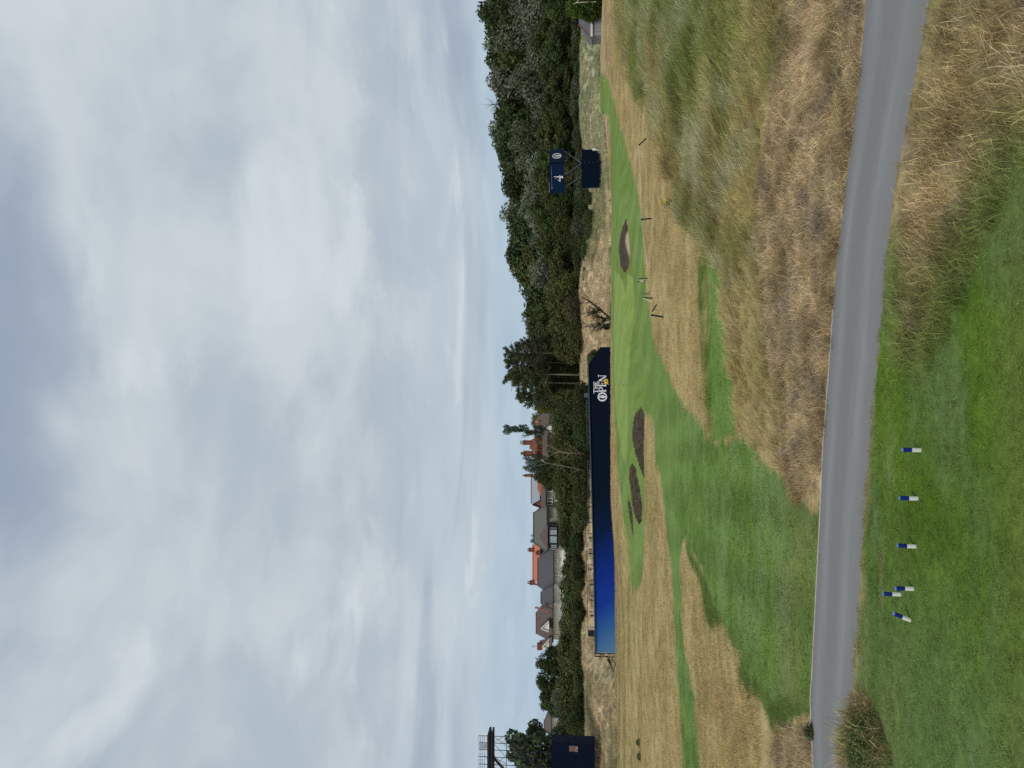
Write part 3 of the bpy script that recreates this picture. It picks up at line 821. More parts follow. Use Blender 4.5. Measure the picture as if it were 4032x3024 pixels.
# ------------------------------------------------------------------ trees
def crown_mesh(name, kind, seed):
    g = np.random.default_rng(seed)
    lobes = []          # centre, radii
    if kind == 'broad':
        lobes.append((np.array([0, 0, .60]), np.array([.26, .26, .30])))
        for i in range(17):
            a = g.random() * 6.283; zz = .28 + .58 * g.random(); rr = .24 * math.sqrt(max(0.05, 1 - ((zz - .55) / .42) ** 2))
            lobes.append((np.array([math.cos(a) * rr, math.sin(a) * rr, zz]), np.array([.13, .13, .105]) * (0.75 + .5 * g.random())))
        leaf, n, upb = .018, 9000, 0.2
    elif kind == 'silver':
        for i in range(15):
            a = g.random() * 6.283; zz = .22 + .62 * g.random(); rr = .22 * math.sqrt(max(0.05, 1 - ((zz - .5) / .5) ** 2))
            lobes.append((np.array([math.cos(a) * rr, math.sin(a) * rr, zz]), np.array([.11, .11, .14]) * (0.7 + .6 * g.random())))
        lobes.append((np.array([0, 0, .55]), np.array([.20, .20, .34])))
        leaf, n, upb = .015, 9500, 0.5
    elif kind == 'pine':
        z = .50
        while z < 0.98:
            k = 4 if z < .8 else 3
            for j in range(k):
                a = g.random() * 6.283; L = (.10 + .26 * (1.02 - z) ** 0.7) * (.6 + .6 * g.random())
                for q in (0.45, 0.8, 1.0):
                    lobes.append((np.array([math.cos(a) * L * q, math.sin(a) * L * q, z + .06 * q]), np.array([.048, .048, .022]) * (1.3 - .4 * q)))
            z += .035 + .03 * g.random()
        lobes.append((np.array([0, 0, .78]), np.array([.07, .07, .2])))
        leaf, n, upb = .012, 5200, 0.9
    elif kind == 'bush':
        for i in range(13):
            a = g.random() * 6.283; rr = .34 * math.sqrt(g.random()); zz = .25 + .45 * g.random() * (1 - rr)
            lobes.append((np.array([math.cos(a) * rr, math.sin(a) * rr, zz]), np.array([.22, .22, .24]) * (0.7 + .6 * g.random())))
        lobes.append((np.array([0, 0, .25]), np.array([.42, .42, .30])))
        leaf, n, upb = .026, 8000, 0.5
    elif kind == 'sycamore':     # big leaves in hanging sprays, open
        for i in range(44):
            a = g.random() * 6.283; zz = .14 + .80 * g.random(); rr = .30 * math.sqrt(max(0.08, 1 - ((zz - .55) / .46) ** 2)) * (0.5 + .55 * g.random())
            lobes.append((np.array([math.cos(a) * rr, math.sin(a) * rr, zz]), np.array([.075, .075, .055]) * (0.9 + .6 * g.random())))
        lobes.append((np.array([0, 0, .55]), np.array([.24, .24, .32])))
        leaf, n, upb = .026, 8500, 0.1
    tot = sum(np.prod(r) ** (2 / 3) for _, r in lobes)
    P = []; D = []; CL = []
    for c, r in lobes:
        m = int(n * np.prod(r) ** (2 / 3) / tot)
        d = g.normal(size=(m, 3)); d /= np.linalg.norm(d, axis=1)[:, None]
        q = 1 - 0.38 * g.random(m) ** 1.6 + 0.10 * (g.random(m) - .3)
        P.append(c + d * r * q[:, None]); D.append(d); CL.append(np.full(m, g.random()))
    P = np.concatenate(P); D = np.concatenate(D); CL = np.concatenate(CL)
    # lumpiness
    P += (np.stack([fbm(P[:, (i + 1) % 3] * 9 + i * 7, P[:, (i + 2) % 3] * 9, seed + i, 2) for i in range(3)], 1) - .5) * 0.10
    m = P[:, 2] > 0.0
    P, D, CL = P[m], D[m], CL[m]
    n = len(P)
    nr = D + g.normal(size=(n, 3)) * 0.75; nr[:, 2] += 0.35; nr /= np.linalg.norm(nr, axis=1)[:, None]
    t = np.cross(nr, g.normal(size=(n, 3))); t[:, 2] += upb * (g.random(n) - .2); t /= np.linalg.norm(t, axis=1)[:, None]
    b = np.cross(nr, t)
    s = leaf * (0.55 + 0.9 * g.random(n))[:, None]
    v = np.stack([P - t * s * 1.3, P + b * s * .55, P + t * s * 1.3, P - b * s * .55], 1).reshape(-1, 3)
    F = np.arange(4 * n).reshape(-1, 4)
    me = np_mesh(name, v, F, [M_leaf], smooth=False)
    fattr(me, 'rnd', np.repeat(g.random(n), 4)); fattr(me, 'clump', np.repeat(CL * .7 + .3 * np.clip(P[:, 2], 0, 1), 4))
    return me

def trunk_mesh(name, kind, seed, mat_):
    g = np.random.default_rng(seed)
    mb = MB()
    if kind == 'bush':
        for i in range(5):
            a = g.random() * 6.28; mb.tube([(0, 0, -.05), (math.cos(a) * .1, math.sin(a) * .1, .2), (math.cos(a) * .25, math.sin(a) * .25, .45)], [.02, .013, .005], 5)
        return mb.build(name, mat_).data if False else mb
    top = .93 if kind == 'pine' else .72
    j = lambda s: (g.random() - .5) * s
    r0 = .016 if kind == 'pine' else .026
    mb.tube([(0, 0, -.04), (j(.02), j(.02), .25), (j(.03), j(.03), .5), (j(.04), j(.04), top)], [r0 * 1.25, r0, r0 * .7, r0 * .2], 7)
    for i in range(12 if kind == 'pine' else 9):
        z = (.45 + .45 * g.random()) if kind == 'pine' else (.2 + .4 * g.random())
        a = g.random() * 6.28; L = .2 + .12 * g.random()
        up = .05 if kind == 'pine' else .2
        mb.tube([(0, 0, z), (math.cos(a) * L * .5, math.sin(a) * L * .5, z + up * .6), (math.cos(a) * L, math.sin(a) * L, z + up)], [r0 * .45, r0 * .3, r0 * .1], 4)
    return mb

PROTO = {}
def tree_protos():
    for kind, k in (('broad', 3), ('silver', 3), ('pine', 3), ('bush', 4), ('sycamore', 1)):
        for i in range(k):
            cm = crown_mesh(f'{kind}_crown', kind, 100 + i * 13 + len(kind))
            t = trunk_mesh('trunk', kind, 50 + i, M_bark)
            tm = t.build('trunk', M_palebark if kind == 'pine' and i != 1 else M_bark, None, True)
            tme = tm.data; bpy.data.objects.remove(tm)
            PROTO.setdefault(kind, []).append((cm, tme))
tree_protos()

def tree(kind, V_top, Yi, dist, width_px, colour, name, label, cat, group=None, base_z=None, var=None):
    p = at(V_top, Yi, dist)
    z0 = float(terrain(np.array([p.x]), np.array([dist]))[0]) if base_z is None else base_z
    H = (p.z - z0) * 1.03
    wd = width_px / 1661 * dist
    i = random.randrange(len(PROTO[kind])) if var is None else var
    cm, tm = PROTO[kind][i]
    base_r = {'broad': .74, 'silver': .66, 'pine': .62, 'bush': 1.05, 'sycamore': .72}[kind]
    sx = wd / base_r
    e = empty(name, (p.x, dist, z0 - 0.1), label, cat, group, random.random() * 6.28)
    e.scale = (sx, sx, H)
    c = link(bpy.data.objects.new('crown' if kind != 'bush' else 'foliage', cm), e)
    v = 0.88 + 0.24 * random.random()
    c.color = (colour[0] * v, colour[1] * v * (0.95 + .1 * random.random()), colour[2] * v, 1)
    link(bpy.data.objects.new('trunk' if kind != 'bush' else 'stem', tm), e)
    return e

def near_wood(y):
    for lim, t in ((50, 'above the conifer bush'), (95, 'above the hut'), (150, 'above the pale markers'), (250, 'above the far tee'), (320, 'right of the four board'),
                   (412, 'behind the four board'), (480, 'left of the four board'), (570, 'above the sand bunker'), (2000, 'beside the olive willows')):
        if y < lim: return t
def near_belt(y):
    for lim, t in ((905, 'below the yellow green tree'), (950, 'below the brown roof'), (1000, 'below the red chimneys'), (1050, 'by the bare pale stems'), (1105, 'below the pale roof'),
                   (1185, 'below the glazed bay'), (1268, 'below the slate roof'), (1320, 'below the slate wing'), (1400, 'below the white gables'), (1480, 'below the dark rounded trees'), (1545, 'below the silvery bushes'), (2000, 'beside the clad box')):
        if y < lim: return t
DARK = (.046, .068, .024); OLIVE = (.074, .080, .027); SILV = (.135, .155, .115); MIDG = (.066, .092, .030); SOFT = (.085, .092, .034); PINE = (.062, .075, .038)
sky_y = [-60, 0, 60, 69, 109, 139, 168, 198, 248, 278, 317, 354, 377, 425, 463, 488, 532, 562, 598, 622, 656, 680, 700]
sky_x = [1025, 1027, 1029, 1035, 1044, 1045, 1055, 1062, 1068, 1063, 1057, 1068, 1074, 1086, 1092, 1086, 1088, 1086, 1104, 1112, 1126, 1142, 1150]
y = -50
k = 0
while y < 690:
    vt = float(np.interp(y, sky_y, sky_x)) + random.uniform(-3, 5)
    kind = 'silver' if k % 5 in (2,) and y < 450 else 'broad'
    col = SILV if kind == 'silver' else (DARK, OLIVE, MIDG, DARK)[k % 4]
    tree(kind, vt, y, 186 + random.uniform(-5, 8), 128, col, 'tall_tree',
         ('tall silvery back row poplar of the wood' if kind == 'silver' else
         {0: 'tall dark green back row tree of the wood', 1: 'tall olive back row tree of the wood',
          2: 'tall mid green back row tree of the wood', 3: 'tall dark green back row tree of the wood'}[k % 4]).replace('of the wood', near_wood(y)), 'tree',
         'tall trees in the back row of the wood')
    y += random.uniform(18, 27); k += 1
# the silvery middle row, then darker and lower ones in front
for y0, y1, vt, dist, w, col, nm, lab in (
        (-40, 400, 1118, 174, 88, SILV, 'silver_poplar', 'silvery middle row poplar of the wood'),
        (-30, 560, 1158, 168, 80, MIDG, 'understorey_tree', 'shorter dark tree of the wood'),
        (330, 600, 1135, 172, 85, SILV, 'silver_poplar', 'silvery shorter poplar left of the four board'),
        (-50, 620, 1196, 163, 74, DARK, 'understorey_tree', 'low front row tree of the wood')):
    y = y0; k = 0
    while y < y1:
        tone = col if k % 3 else (OLIVE if col is not SILV else (.105, .125, .085))
        tree('silver' if col is SILV else 'broad', vt + random.uniform(-20, 22), y, dist + random.uniform(-3, 3), w * random.uniform(.85, 1.25), tone, nm, lab.replace('of the wood', near_wood(y)).replace('left of the four board', near_wood(y)), 'tree', nm.replace('_', ' ') + 's of the wood')
        y += random.uniform(28, 44); k += 1
y = -50
while y < 640:
    tree('bush', 1232 + random.uniform(-9, 8), y, 157 + random.uniform(-2, 2), random.uniform(55, 80), random.choice((DARK, DARK, MIDG, OLIVE, (.08, .10, .06))), 'hedge_bush',
         'low hedge bush ' + near_wood(y), 'bush', 'bushes along the foot of the wood')
    y += random.uniform(20, 32)
# soft olive willows between wood and pines
for (vt, yy, w, d, c, lab) in ((1160, 640, 90, 150, SOFT, 'rounded olive willow at the left end of the wood'), (1170, 700, 100, 148, OLIVE, 'broad olive willow right of the leaning bare shrub'),
                               (1130, 712, 70, 170, MIDG, 'tall dark tree between the wood and the pines'), (1122, 690, 60, 176, MIDG, 'pointed tree rising behind the broad olive willow'), (1175, 755, 80, 150, SOFT, 'soft olive willow in front of the rightmost pine'),
                               (1210, 668, 70, 140, (.085, .078, .045), 'brownish thin leaved bush over the leaning bare shrub'), (1215, 730, 90, 139, OLIVE, 'low olive bush behind the chamfered end of the blue hoarding'), (1135, 735, 55, 172, DARK, 'dark narrow tree left of the pointed tree')):
    tree('bush' if vt > 1150 else 'broad', vt, yy, d, w, c, 'willow', lab, 'tree' if vt < 1150 else 'bush')
# open pines with bare trunks
for i, (vt, yy, w, d) in enumerate(((1100, 762, 62, 158), (1100, 784, 70, 162), (1098, 810, 76, 157), (1114, 828, 66, 163), (1122, 853, 62, 159), (1124, 742, 56, 164), (1116, 772, 46, 166), (1108, 798, 48, 168), (1130, 866, 44, 165))):
    tree('pine', vt, yy, d, w, PINE, 'pine_tree', ['rightmost but one of the open pines, short crown', 'open crowned pine third from the right', 'tallest open crowned pine above the lettering', 'open pine second from the left, thin top', 'leftmost open pine beside the brown roof', 'rightmost open pine with a thin pointed crown', 'open pine behind the two rightmost tall ones', 'open pine behind the tallest one', 'small open pine touching the yellow green tree'][i], 'tree', 'open pines behind the hoarding')
for i, (vt, yy, w) in enumerate(((1172, 765, 70), (1170, 795, 70), (1172, 822, 74), (1165, 850, 70), (1168, 875, 60), (1200, 800, 80), (1205, 850, 80))):
    tree('bush', vt, yy, 168, w, (.050, .062, .022), 'undergrowth_bush', 'shaded green undergrowth between the pine trunks', 'bush', 'undergrowth between the pine trunks')
for i, (vt, yy, w) in enumerate(((1140, 762, 48), (1138, 790, 52), (1143, 818, 54), (1150, 846, 50), (1128, 722, 50))):
    tree('broad', vt, yy, 182, w, (MIDG, OLIVE, (.09, .105, .035), OLIVE, MIDG)[i], 'back_tree', 'dark broadleaf tree filling in behind the open pines', 'tree', 'trees behind the pines')
# lime green tree and thin conifer in front of the brown roof, trees round the pale roof
tree('broad', 1141, 876, 172, 36, (.12, .13, .025), 'yellow_green_tree', 'yellow green tree just left of the pines', 'tree')
tree('broad', 1140, 903, 205, 56, (.10, .12, .03), 'yellow_green_tree', 'yellow green tree behind the brown roofed house', 'tree')
tree('pine', 1097, 929, 166, 36, (.05, .075, .05), 'conifer', 'thin lone conifer rising above the brown roof', 'tree', var=1)
tree('silver', 1130, 998, 160, 42, (.045, .065, .03), 'garden_tree', 'thin topped dark tree beside the red chimney stack', 'tree')
tree('silver', 1128, 1018, 162, 34, (.07, .085, .06), 'garden_tree', 'wispy grey green tree right of the pale roof', 'tree')
tree('broad', 1150, 1035, 158, 46, (.05, .062, .022), 'garden_tree', 'dark tree in front of the end of the pale roof', 'tree')
tree('silver', 1148, 1160, 205, 34, (.06, .08, .06), 'garden_tree', 'small tree top showing behind the grey roofs', 'tree')
for (vt, yy, w, d) in ((1163, 957, 40, 164), (1160, 985, 52, 163), (1166, 1008, 50, 160), (1168, 1032, 50, 158)):
    tree('bush', vt, yy, d, w, random.choice((OLIVE, MIDG)), 'garden_bush', 'tall olive bush in front of the red chimneyed house', 'bush', 'tall bushes in front of the red chimneyed house')
# scrub hedge below the houses
y = 872
while y < 1600:
    vt = float(np.interp(y, [870, 960, 1060, 1100, 1180, 1230, 1300, 1400, 1500, 1600], [1172, 1181, 1176, 1192, 1205, 1203, 1200, 1190, 1190, 1188])) + random.uniform(-4, 8)
    tree('bush', vt, y, 137 + random.uniform(-2, 4), random.uniform(60, 95), random.choice((OLIVE, SOFT, (.062, .070, .024), MIDG)), 'scrub_bush', 'tall scrub bush ' + near_belt(y), 'bush', 'scrub bushes in the belt below the houses')
    y += random.uniform(16, 26)
y = 860
while y < 1600:
    tree('bush', 1228 + random.uniform(-8, 8), y, 130 + random.uniform(-2, 1), random.uniform(45, 75), random.choice((OLIVE, DARK, (.045, .052, .018), MIDG)), 'scrub_bush', 'low dark scrub bush ' + near_belt(y), 'bush', 'lower scrub bushes behind the dune')
    y += random.uniform(16, 26)
for (vt, yy, w, c, lab) in ((1152, 1425, 62, DARK, 'dark green rounded tree, right half of the pair left of the houses'), (1151, 1462, 74, DARK, 'dark green rounded tree at the middle of the clump left of the houses'), (1158, 1505, 66, (.04, .06, .02), 'dark tree at the left end of the clump left of the houses'),
                            (1170, 1530, 40, DARK, 'small dark tree beside the low grey roof')):
    tree('broad', vt, yy, 152, w, c, 'dark_tree', lab, 'tree')
tree('silver', 1190, 1500, 141, 44, (.11, .13, .09), 'silver_bush', 'silvery bush in front of the dark rounded trees', 'bush')
tree('silver', 1193, 1528, 142, 44, (.10, .12, .08), 'silver_bush', 'smaller silvery bush left of the silvery bush', 'bush')
tree('sycamore', 1090, 1618, 118, 108, (.075, .105, .055), 'sycamore', 'large leaved tree seen through the scaffold tower', 'tree')
tree('bush', 1210, 1560, 128, 50, MIDG, 'scrub_bush', 'green bush right beside the dark clad box', 'bush')

# thin bare stems leaning in front of the scrub
def bare_stem(pts, r0, name, label, m=M_palebark, twigs=6, base=None, tw=0.5, seed=1):
    g = random.Random(seed)
    P = [Vector(p) for p in pts]
    e = empty(name, P[0], label, 'tree')
    mb = MB(P[0]); n = len(P)
    mb.tube(P, [r0 * (1 - .75 * i / (n - 1)) for i in range(n)], 6)
    mb.build('trunk', m, e, True)
    for k in range(twigs):
        i = g.randrange(1, n); a = P[i - 1].lerp(P[i], g.random())
        d = Vector((g.uniform(-1, 1), g.uniform(-.4, .4), g.uniform(.5, 1.4))).normalized() * tw * g.uniform(.6, 1.4)
        b = MB(P[0]); b.tube([a, a + d * .5 + Vector((g.uniform(-.1, .1), 0, 0)), a + d], [r0 * .4, r0 * .28, r0 * .1], 4)
        b.build('branch', m, e)
    return e
bare_stem([at(1262, 980, 128), at(1215, 977, 128), at(1190, 965, 128), at(1165, 952, 128)], .13, 'bare_tree', 'bare pale forked stem leaning right under the chimneys', twigs=9, tw=3.0, seed=3)
bare_stem([at(1262, 982, 128.5), at(1200, 977, 128.5), at(1160, 972, 128.5)], .09, 'bare_tree', 'straight bare pale stem beside the forked one', twigs=5, tw=2.2, seed=4)
bare_stem([at(1262, 1016, 128), at(1225, 1008, 128), at(1190, 1002, 128), at(1170, 997, 128)], .11, 'bare_tree', 'leaning bare pale stem left of the forked one', twigs=6, tw=2.4, seed=5)

# windswept bare shrub at the back of the green
def shrub_bare():
    g = random.Random(11)
    b0 = at(1325, 692, 111.5); z0 = float(terrain(np.array([b0.x]), np.array([111.5]))[0]); b0.z = min(b0.z, z0)
    e = empty('windswept_shrub', b0, 'dark bare shrub leaning right behind the putting green', 'shrub')
    def limb(a, b, r, nm='branch', depth=0, parent=e, mbs=None):
        a = Vector(a); b = Vector(b)
        m1 = a.lerp(b, .5) + Vector((g.uniform(-.15, .15), g.uniform(-.3, .3), g.uniform(.0, .2)))
        mbs.tube([a, m1, b], [r, r * .7, r * .35], 5)
        if depth < 3:
            for k in range(7 if depth < 2 else 4):
                t = g.uniform(.25, 1); p = a.lerp(b, t)
                d = (b - a).normalized() * g.uniform(.2, .6) + Vector((g.uniform(-.8, .8), g.uniform(-.8, .8), g.uniform(-.1, .8)))
                limb(p, p + d.normalized() * (b - a).length * g.uniform(.35, .6), r * .45, depth=depth + 1, mbs=mbs)
    for (V1, Y1, r) in ((1281, 658, .17), (1258, 640, .10), (1283, 683, .10), (1290, 700, .09), (1296, 712, .08), (1300, 690, .09), (1275, 700, .08)):
        mb = MB(b0); limb(b0 + Vector((g.uniform(-.5, .5), 0, 0)), at(V1, Y1, 111.5 + g.uniform(-1, 1)), r, mbs=mb); mb.build('branch', M_darkwood, e)
shrub_bare()
for (vt, yy, w, c, lab) in ((1297, 706, 15, (.035, .037, .02), 'small dark leafy mound inside the leaning shrub'),):
    tree('bush', vt, yy, 114, w, c, 'small_bush', lab, 'bush')

# bright green conifer bush, hut and dead branches at the far right edge
tree('bush', 1204, 12, 121, 92, (.055, .095, .012), 'conifer_bush', 'bright green conifer bush at the right edge beside the hut', 'bush')
tree('bush', 1222, -22, 119, 70, (.04, .07, .012), 'conifer_bush', 'dark lower conifer bush at the right edge behind the dead branch', 'bush')
def dead_branch():
    p = [at(1287, 4, 112), at(1262, 5, 112), at(1245, 6, 112), at(1239, 9, 112)]
    e = empty('dead_branch', p[0], 'white bare dead branch in front of the conifer bush', 'branch')
    mb = MB(p[0]); mb.tube(p, [.05, .045, .05, .03], 6); mb.build('stem', M_deadwood, e)
    mb = MB(p[0]); mb.tube([p[2], at(1252, -2, 112), at(1262, -6, 112)], [.045, .04, .03], 6); mb.build('fork', M_deadwood, e)
    mb = MB(p[0]); mb.tube([p[2], at(1262, 12, 112), at(1280, 22, 112)], [.03, .025, .02], 6); mb.build('fork', M_bark, e)
dead_branch()
def hut():
    d = 124
    A = at(1278, 78, d); B = at(1276, 42, d)       # right and left ends of the fascia as seen
    z_eave = (A.z + B.z) / 2
    c = Vector(((A.x + B.x) / 2, d, 0)); z0 = float(terrain(np.array([c.x]), np.array([d]))[0])
    e = empty('hut', (c.x, d, z0), 'small hut with grey felt roof and white fascia by the wood', 'hut')
    w = 6.5; x0 = A.x - .1; x1 = x0 + w
    o = (c.x, d, z0)
    zr = at(1252, 46, d).z
    mb = MB(o); mb.box(((x0 + x1) / 2, d + 1.8, (z_eave + z0 - .3) / 2 - .05), (w - .4, 3.2, z_eave - z0 + .3)); mb.build('wall', M_greywall, e)
    mb = MB(o); rx = x0 + (at(1252, 46, d).x - x0); mb.prism([(x0 - .1, d, z_eave + .1), (rx + .3, d + 1.8, zr + .15), (x1, d + 1.8, zr + .15), (x1, d, z_eave + .1)], (0, .02, -.06)); mb.prism([(x0 - .1, d, z_eave + .1), (rx + .3, d + 1.8, zr + .15), (x0 - .1, d + 3.6, z_eave + .1)], (-.05, 0, -.05)); mb.build('roof', M_hutroof, e)
    mb = MB(o); mb.bar((x0 - .15, d - .06, z_eave + .12), (rx + .3, d + 1.7, zr + .2), .1); mb.build('verge_board', M_darkorange, e)
    mb = MB(o); mb.box(((x0 + x1) / 2, d - .08, z_eave - .06), (w, .08, .34)); mb.build('fascia', M_whitepaint, e)
    for k in range(9):
        mb = MB(o); mb.box((x0 + .5 + k * .62, d + .14, (z_eave + z0) / 2 - .2), (.55, .05, z_eave - z0)); mb.build('wall_panel', M_paleroof, e)
hut()

# ------------------------------------------------------------------ houses
def hp(V, Yi, d): return at(V, Yi, d)
def roof_prism(mb, pts, depth=0.25):
    mb.prism(pts, (0, depth, -0.05))
def facing_house(name, label, d, roof_m, wall_m, ridgeV, ry0, ry1, eaveV, ey0, ey1, run=5.0, wallV=1240, verge=None):
    """house seen broadside: ridge between Yi ry0..ry1 at depth d+run, eave between ey0..ey1 at depth d; rear slope mirrored"""
    r0 = at(ridgeV, ry0, d + run); r1 = at(ridgeV, ry1, d + run); e0 = at(eaveV, ey0, d); e1 = at(eaveV, ey1, d)
    b = at(wallV, (ey0 + ey1) / 2, d)
    e = empty(name, (b.x, d + 1, b.z), label, 'house')
    o = e.location
    mb = MB(o)
    f0 = Vector((e0.x, e0.y + 2 * run, e0.z)); f1 = Vector((e1.x, e1.y + 2 * run, e1.z))
    mb.prism([e0, e1, r1, r0], (0, .1, -.2))
    mb.prism([f1, f0, r0, r1], (0, -.1, -.2))
    mb.prism([e1, f1, r1], (.15, 0, -.05)); mb.prism([f0, e0, r0], (-.15, 0, -.05))
    rf = mb.build('roof', roof_m, e)
    mb = MB(o); mb.tube([r0 + Vector((0, 0, .05)), r1 + Vector((0, 0, .05))], .14, 6); mb.build('ridge_tiles', M_darkorange if roof_m is not M_slate else M_slate, rf)
    mb = MB(o)
    xl, xr = sorted((e0.x, e1.x))
    mb.box(((xl + xr) / 2, d + .45 + run, (e0.z + b.z) / 2 - .15), (xr - xl - .8, 2 * run - 1.0, e0.z - b.z)); mb.build('wall', wall_m, e)
    mb = MB(o); mb.box(((xl + xr) / 2, d - .08, e0.z - .12), (xr - xl, .12, .2)); mb.build('gutter', M_fascia, e)
    return e, rf
def chimney(e, V0, V1, y0, y1, d, m=M_brick, pots=2, cap=True):
    a = at(V1, y1, d); b = at(V0, y0, d); o = e.location
    w = abs(b.x - a.x); h = b.z - a.z; cx = (a.x + b.x) / 2
    mb = MB(o); mb.box((cx, d, a.z + h * .36), (w, w * .9 if w < 1.6 else 1.2, h * .72)); c = mb.build('chimney', m, e)
    if cap:
        mb = MB(o); mb.box((cx, d, a.z + h * .74), (w * 1.18, min(w, 1.4) * 1.1, h * .05)); mb.box((cx, d, a.z + h * .62), (w * 1.1, min(w, 1.3) * 1.04, h * .04)); mb.build('corbel', m, c)
    for k in range(pots):
        mb = MB(o); px = cx + (k - (pots - 1) / 2) * w / max(pots, 1) * .9
        mb.tube([(px, d, a.z + h * .75), (px, d, a.z + h * .95), (px, d, a.z + h)], [w / pots * .33, w / pots * .27, w / pots * .32], 8); mb.build('chimney_pot', M_potbrown, c)
    return c
def window(e, V0, V1, y0, y1, d, m=M_darkglass, frame=M_whitepaint, cols=2):
    a = at(V1, y1, d); b = at(V0, y0, d); o = e.location
    w = abs(b.x - a.x); h = b.z - a.z; cx = (a.x + b.x) / 2; cz = (a.z + b.z) / 2
    mb = MB(o); t = .12
    for s in (-1, 1):
        mb.box((cx + s * w / 2, d - .05, cz), (t, .1, h + t)); mb.box((cx, d - .06, cz + s * h / 2), (w, .1, t))
    for k in range(1, cols): mb.box((cx - w / 2 + w * k / cols, d - .055, cz), (t * .7, .09, h))
    f = mb.build('window', frame, e)
    mb = MB(o); mb.box((cx, d, cz), (w, .04, h)); mb.build('pane', m, f)
def gable_dormer(e, Vt, yt, Vb, y0, y1, d, run=2.5, wm=M_whitewall, rm=M_brownroof, board=M_whitepaint):
    o = e.location; t = at(Vt, yt, d); a = at(Vb, y0, d); b = at(Vb, y1, d); bk = Vector((0, run, 0))
    mb = MB(o); mb.prism([a, b, t], (0, .15, 0)); dm = mb.build('dormer', wm, e)
    mb = MB(o); u = Vector((0, -.2, .12)); mb.prism([a + u, t + u, t + bk + Vector((0, 0, .12)), a + bk + Vector((0, 0, .12))], (0, 0, .12)); mb.prism([t + u, b + u, b + bk + Vector((0, 0, .12)), t + bk + Vector((0, 0, .12))], (0, 0, .12)); mb.build('dormer_roof', rm, dm)
    mb = MB(o); mb.bar(a + Vector((0, -.3, .05)), t + Vector((0, -.3, .05)), .18); mb.bar(b + Vector((0, -.3, .05)), t + Vector((0, -.3, .05)), .18); mb.build('barge_board', board, dm)

# brown roofed house with the little white gable
h1, _ = facing_house('brown_roof_house', 'large brown tiled house with a small white gable, between pines and red chimneys', 188, M_brownroof, M_whitewall, 1157, 905, 985, 1186, 882, 1000, 6, 1215)
gable_dormer(h1, 1176, 925, 1192, 913, 938, 186.5, board=M_fascia)
mb = MB(h1.location); mb.bar(at(1157.5, 911, 193.5), at(1164, 911, 191), .35); mb.build('ridge_tile_strip', M_orangeroof, h1)
# red chimney house
h2 = empty('red_chimney_house', at(1190, 965, 182), 'red tiled house with two tall brick chimney stacks', 'house')
o = h2.location
mb = MB(o); mb.prism([at(1160, 943, 182), at(1160, 992, 182), at(1150, 986, 186), at(1147, 950, 186)], (0, .2, -.1)); mb.build('roof', M_darkorange, h2)
mb = MB(o); a, b = at(1160, 944, 183), at(1170, 991, 183); mb.box(((a.x + b.x) / 2, 185, (a.z + b.z) / 2), (abs(a.x - b.x), 4, a.z - b.z)); mb.build('wall', M_brick, h2)
chimney(h2, 1124, 1152, 951, 961, 181.5, M_brick, 3); chimney(h2, 1125, 1151, 974, 985, 181.5, M_brick, 1)
mb = MB(o); mb.prism([at(1152, 958, 181), at(1144, 962, 181), at(1144, 970, 181), at(1160, 975, 181), at(1160, 958, 181)], (0, .8, 0)); mb.build('gable', M_darkorange, h2)
# pale grey roof house
h3, _ = facing_house('pale_roof_house', 'pale grey roofed house with a small red gable at its left end', 186, M_paleroof, M_greywall, 1148, 1030, 1088, 1166, 1028, 1083, 4.5, 1210)
chimney(h3, 1129, 1150, 1024, 1030, 184, M_brick, 1)
mb = MB(h3.location); a = [at(1151, 1090, 184), at(1171, 1079, 184), at(1171, 1097, 184)]; mb.prism(a, (0, .4, 0)); mb.build('gable', M_darkorange, h3)
mb = MB(h3.location); mb.bar(a[0] + Vector((0, -.2, .1)), a[1] + Vector((0, -.2, .1)), .25); mb.bar(a[0] + Vector((0, -.2, .1)), a[2] + Vector((0, -.2, .1)), .25); mb.build('barge_board', M_fascia, h3)
mb = MB(h3.location); mb.prism([at(1161, 1040, 183.5), at(1161, 1056, 183.5), at(1163, 1061, 183.5), at(1169, 1072, 183.5), at(1169, 1036, 183.5)], (0, .5, 0)); mb.build('dormer', M_orangeroof, h3)
mb = MB(h3.location); mb.prism([at(1169, 1030, 183), at(1169, 1098, 183), at(1179, 1100, 181.5), at(1179, 1030, 181.5)], (0, .2, -.1)); mb.build('lower_roof', M_brownroof, h3)
mb = MB(h3.location); a, b = at(1179, 1030, 181.8), at(1200, 1104, 181.8); mb.box(((a.x + b.x) / 2, 182.2, (a.z + b.z) / 2), (abs(a.x - b.x), .6, a.z - b.z)); mb.build('bay_wall', M_greywall, h3)
mb = MB(h3.location); a, b = at(1178.6, 1030, 181.3), at(1180.6, 1110, 181.3); mb.box(((a.x + b.x) / 2, 181.3, (a.z + b.z) / 2), (abs(a.x - b.x), .3, abs(a.z - b.z))); mb.build('gutter', M_fascia, h3)
for y0 in (1048, 1076): window(h3, 1183, 1193, y0, y0 + 14, 181.75, M_darkglass, M_whitepaint, 2)
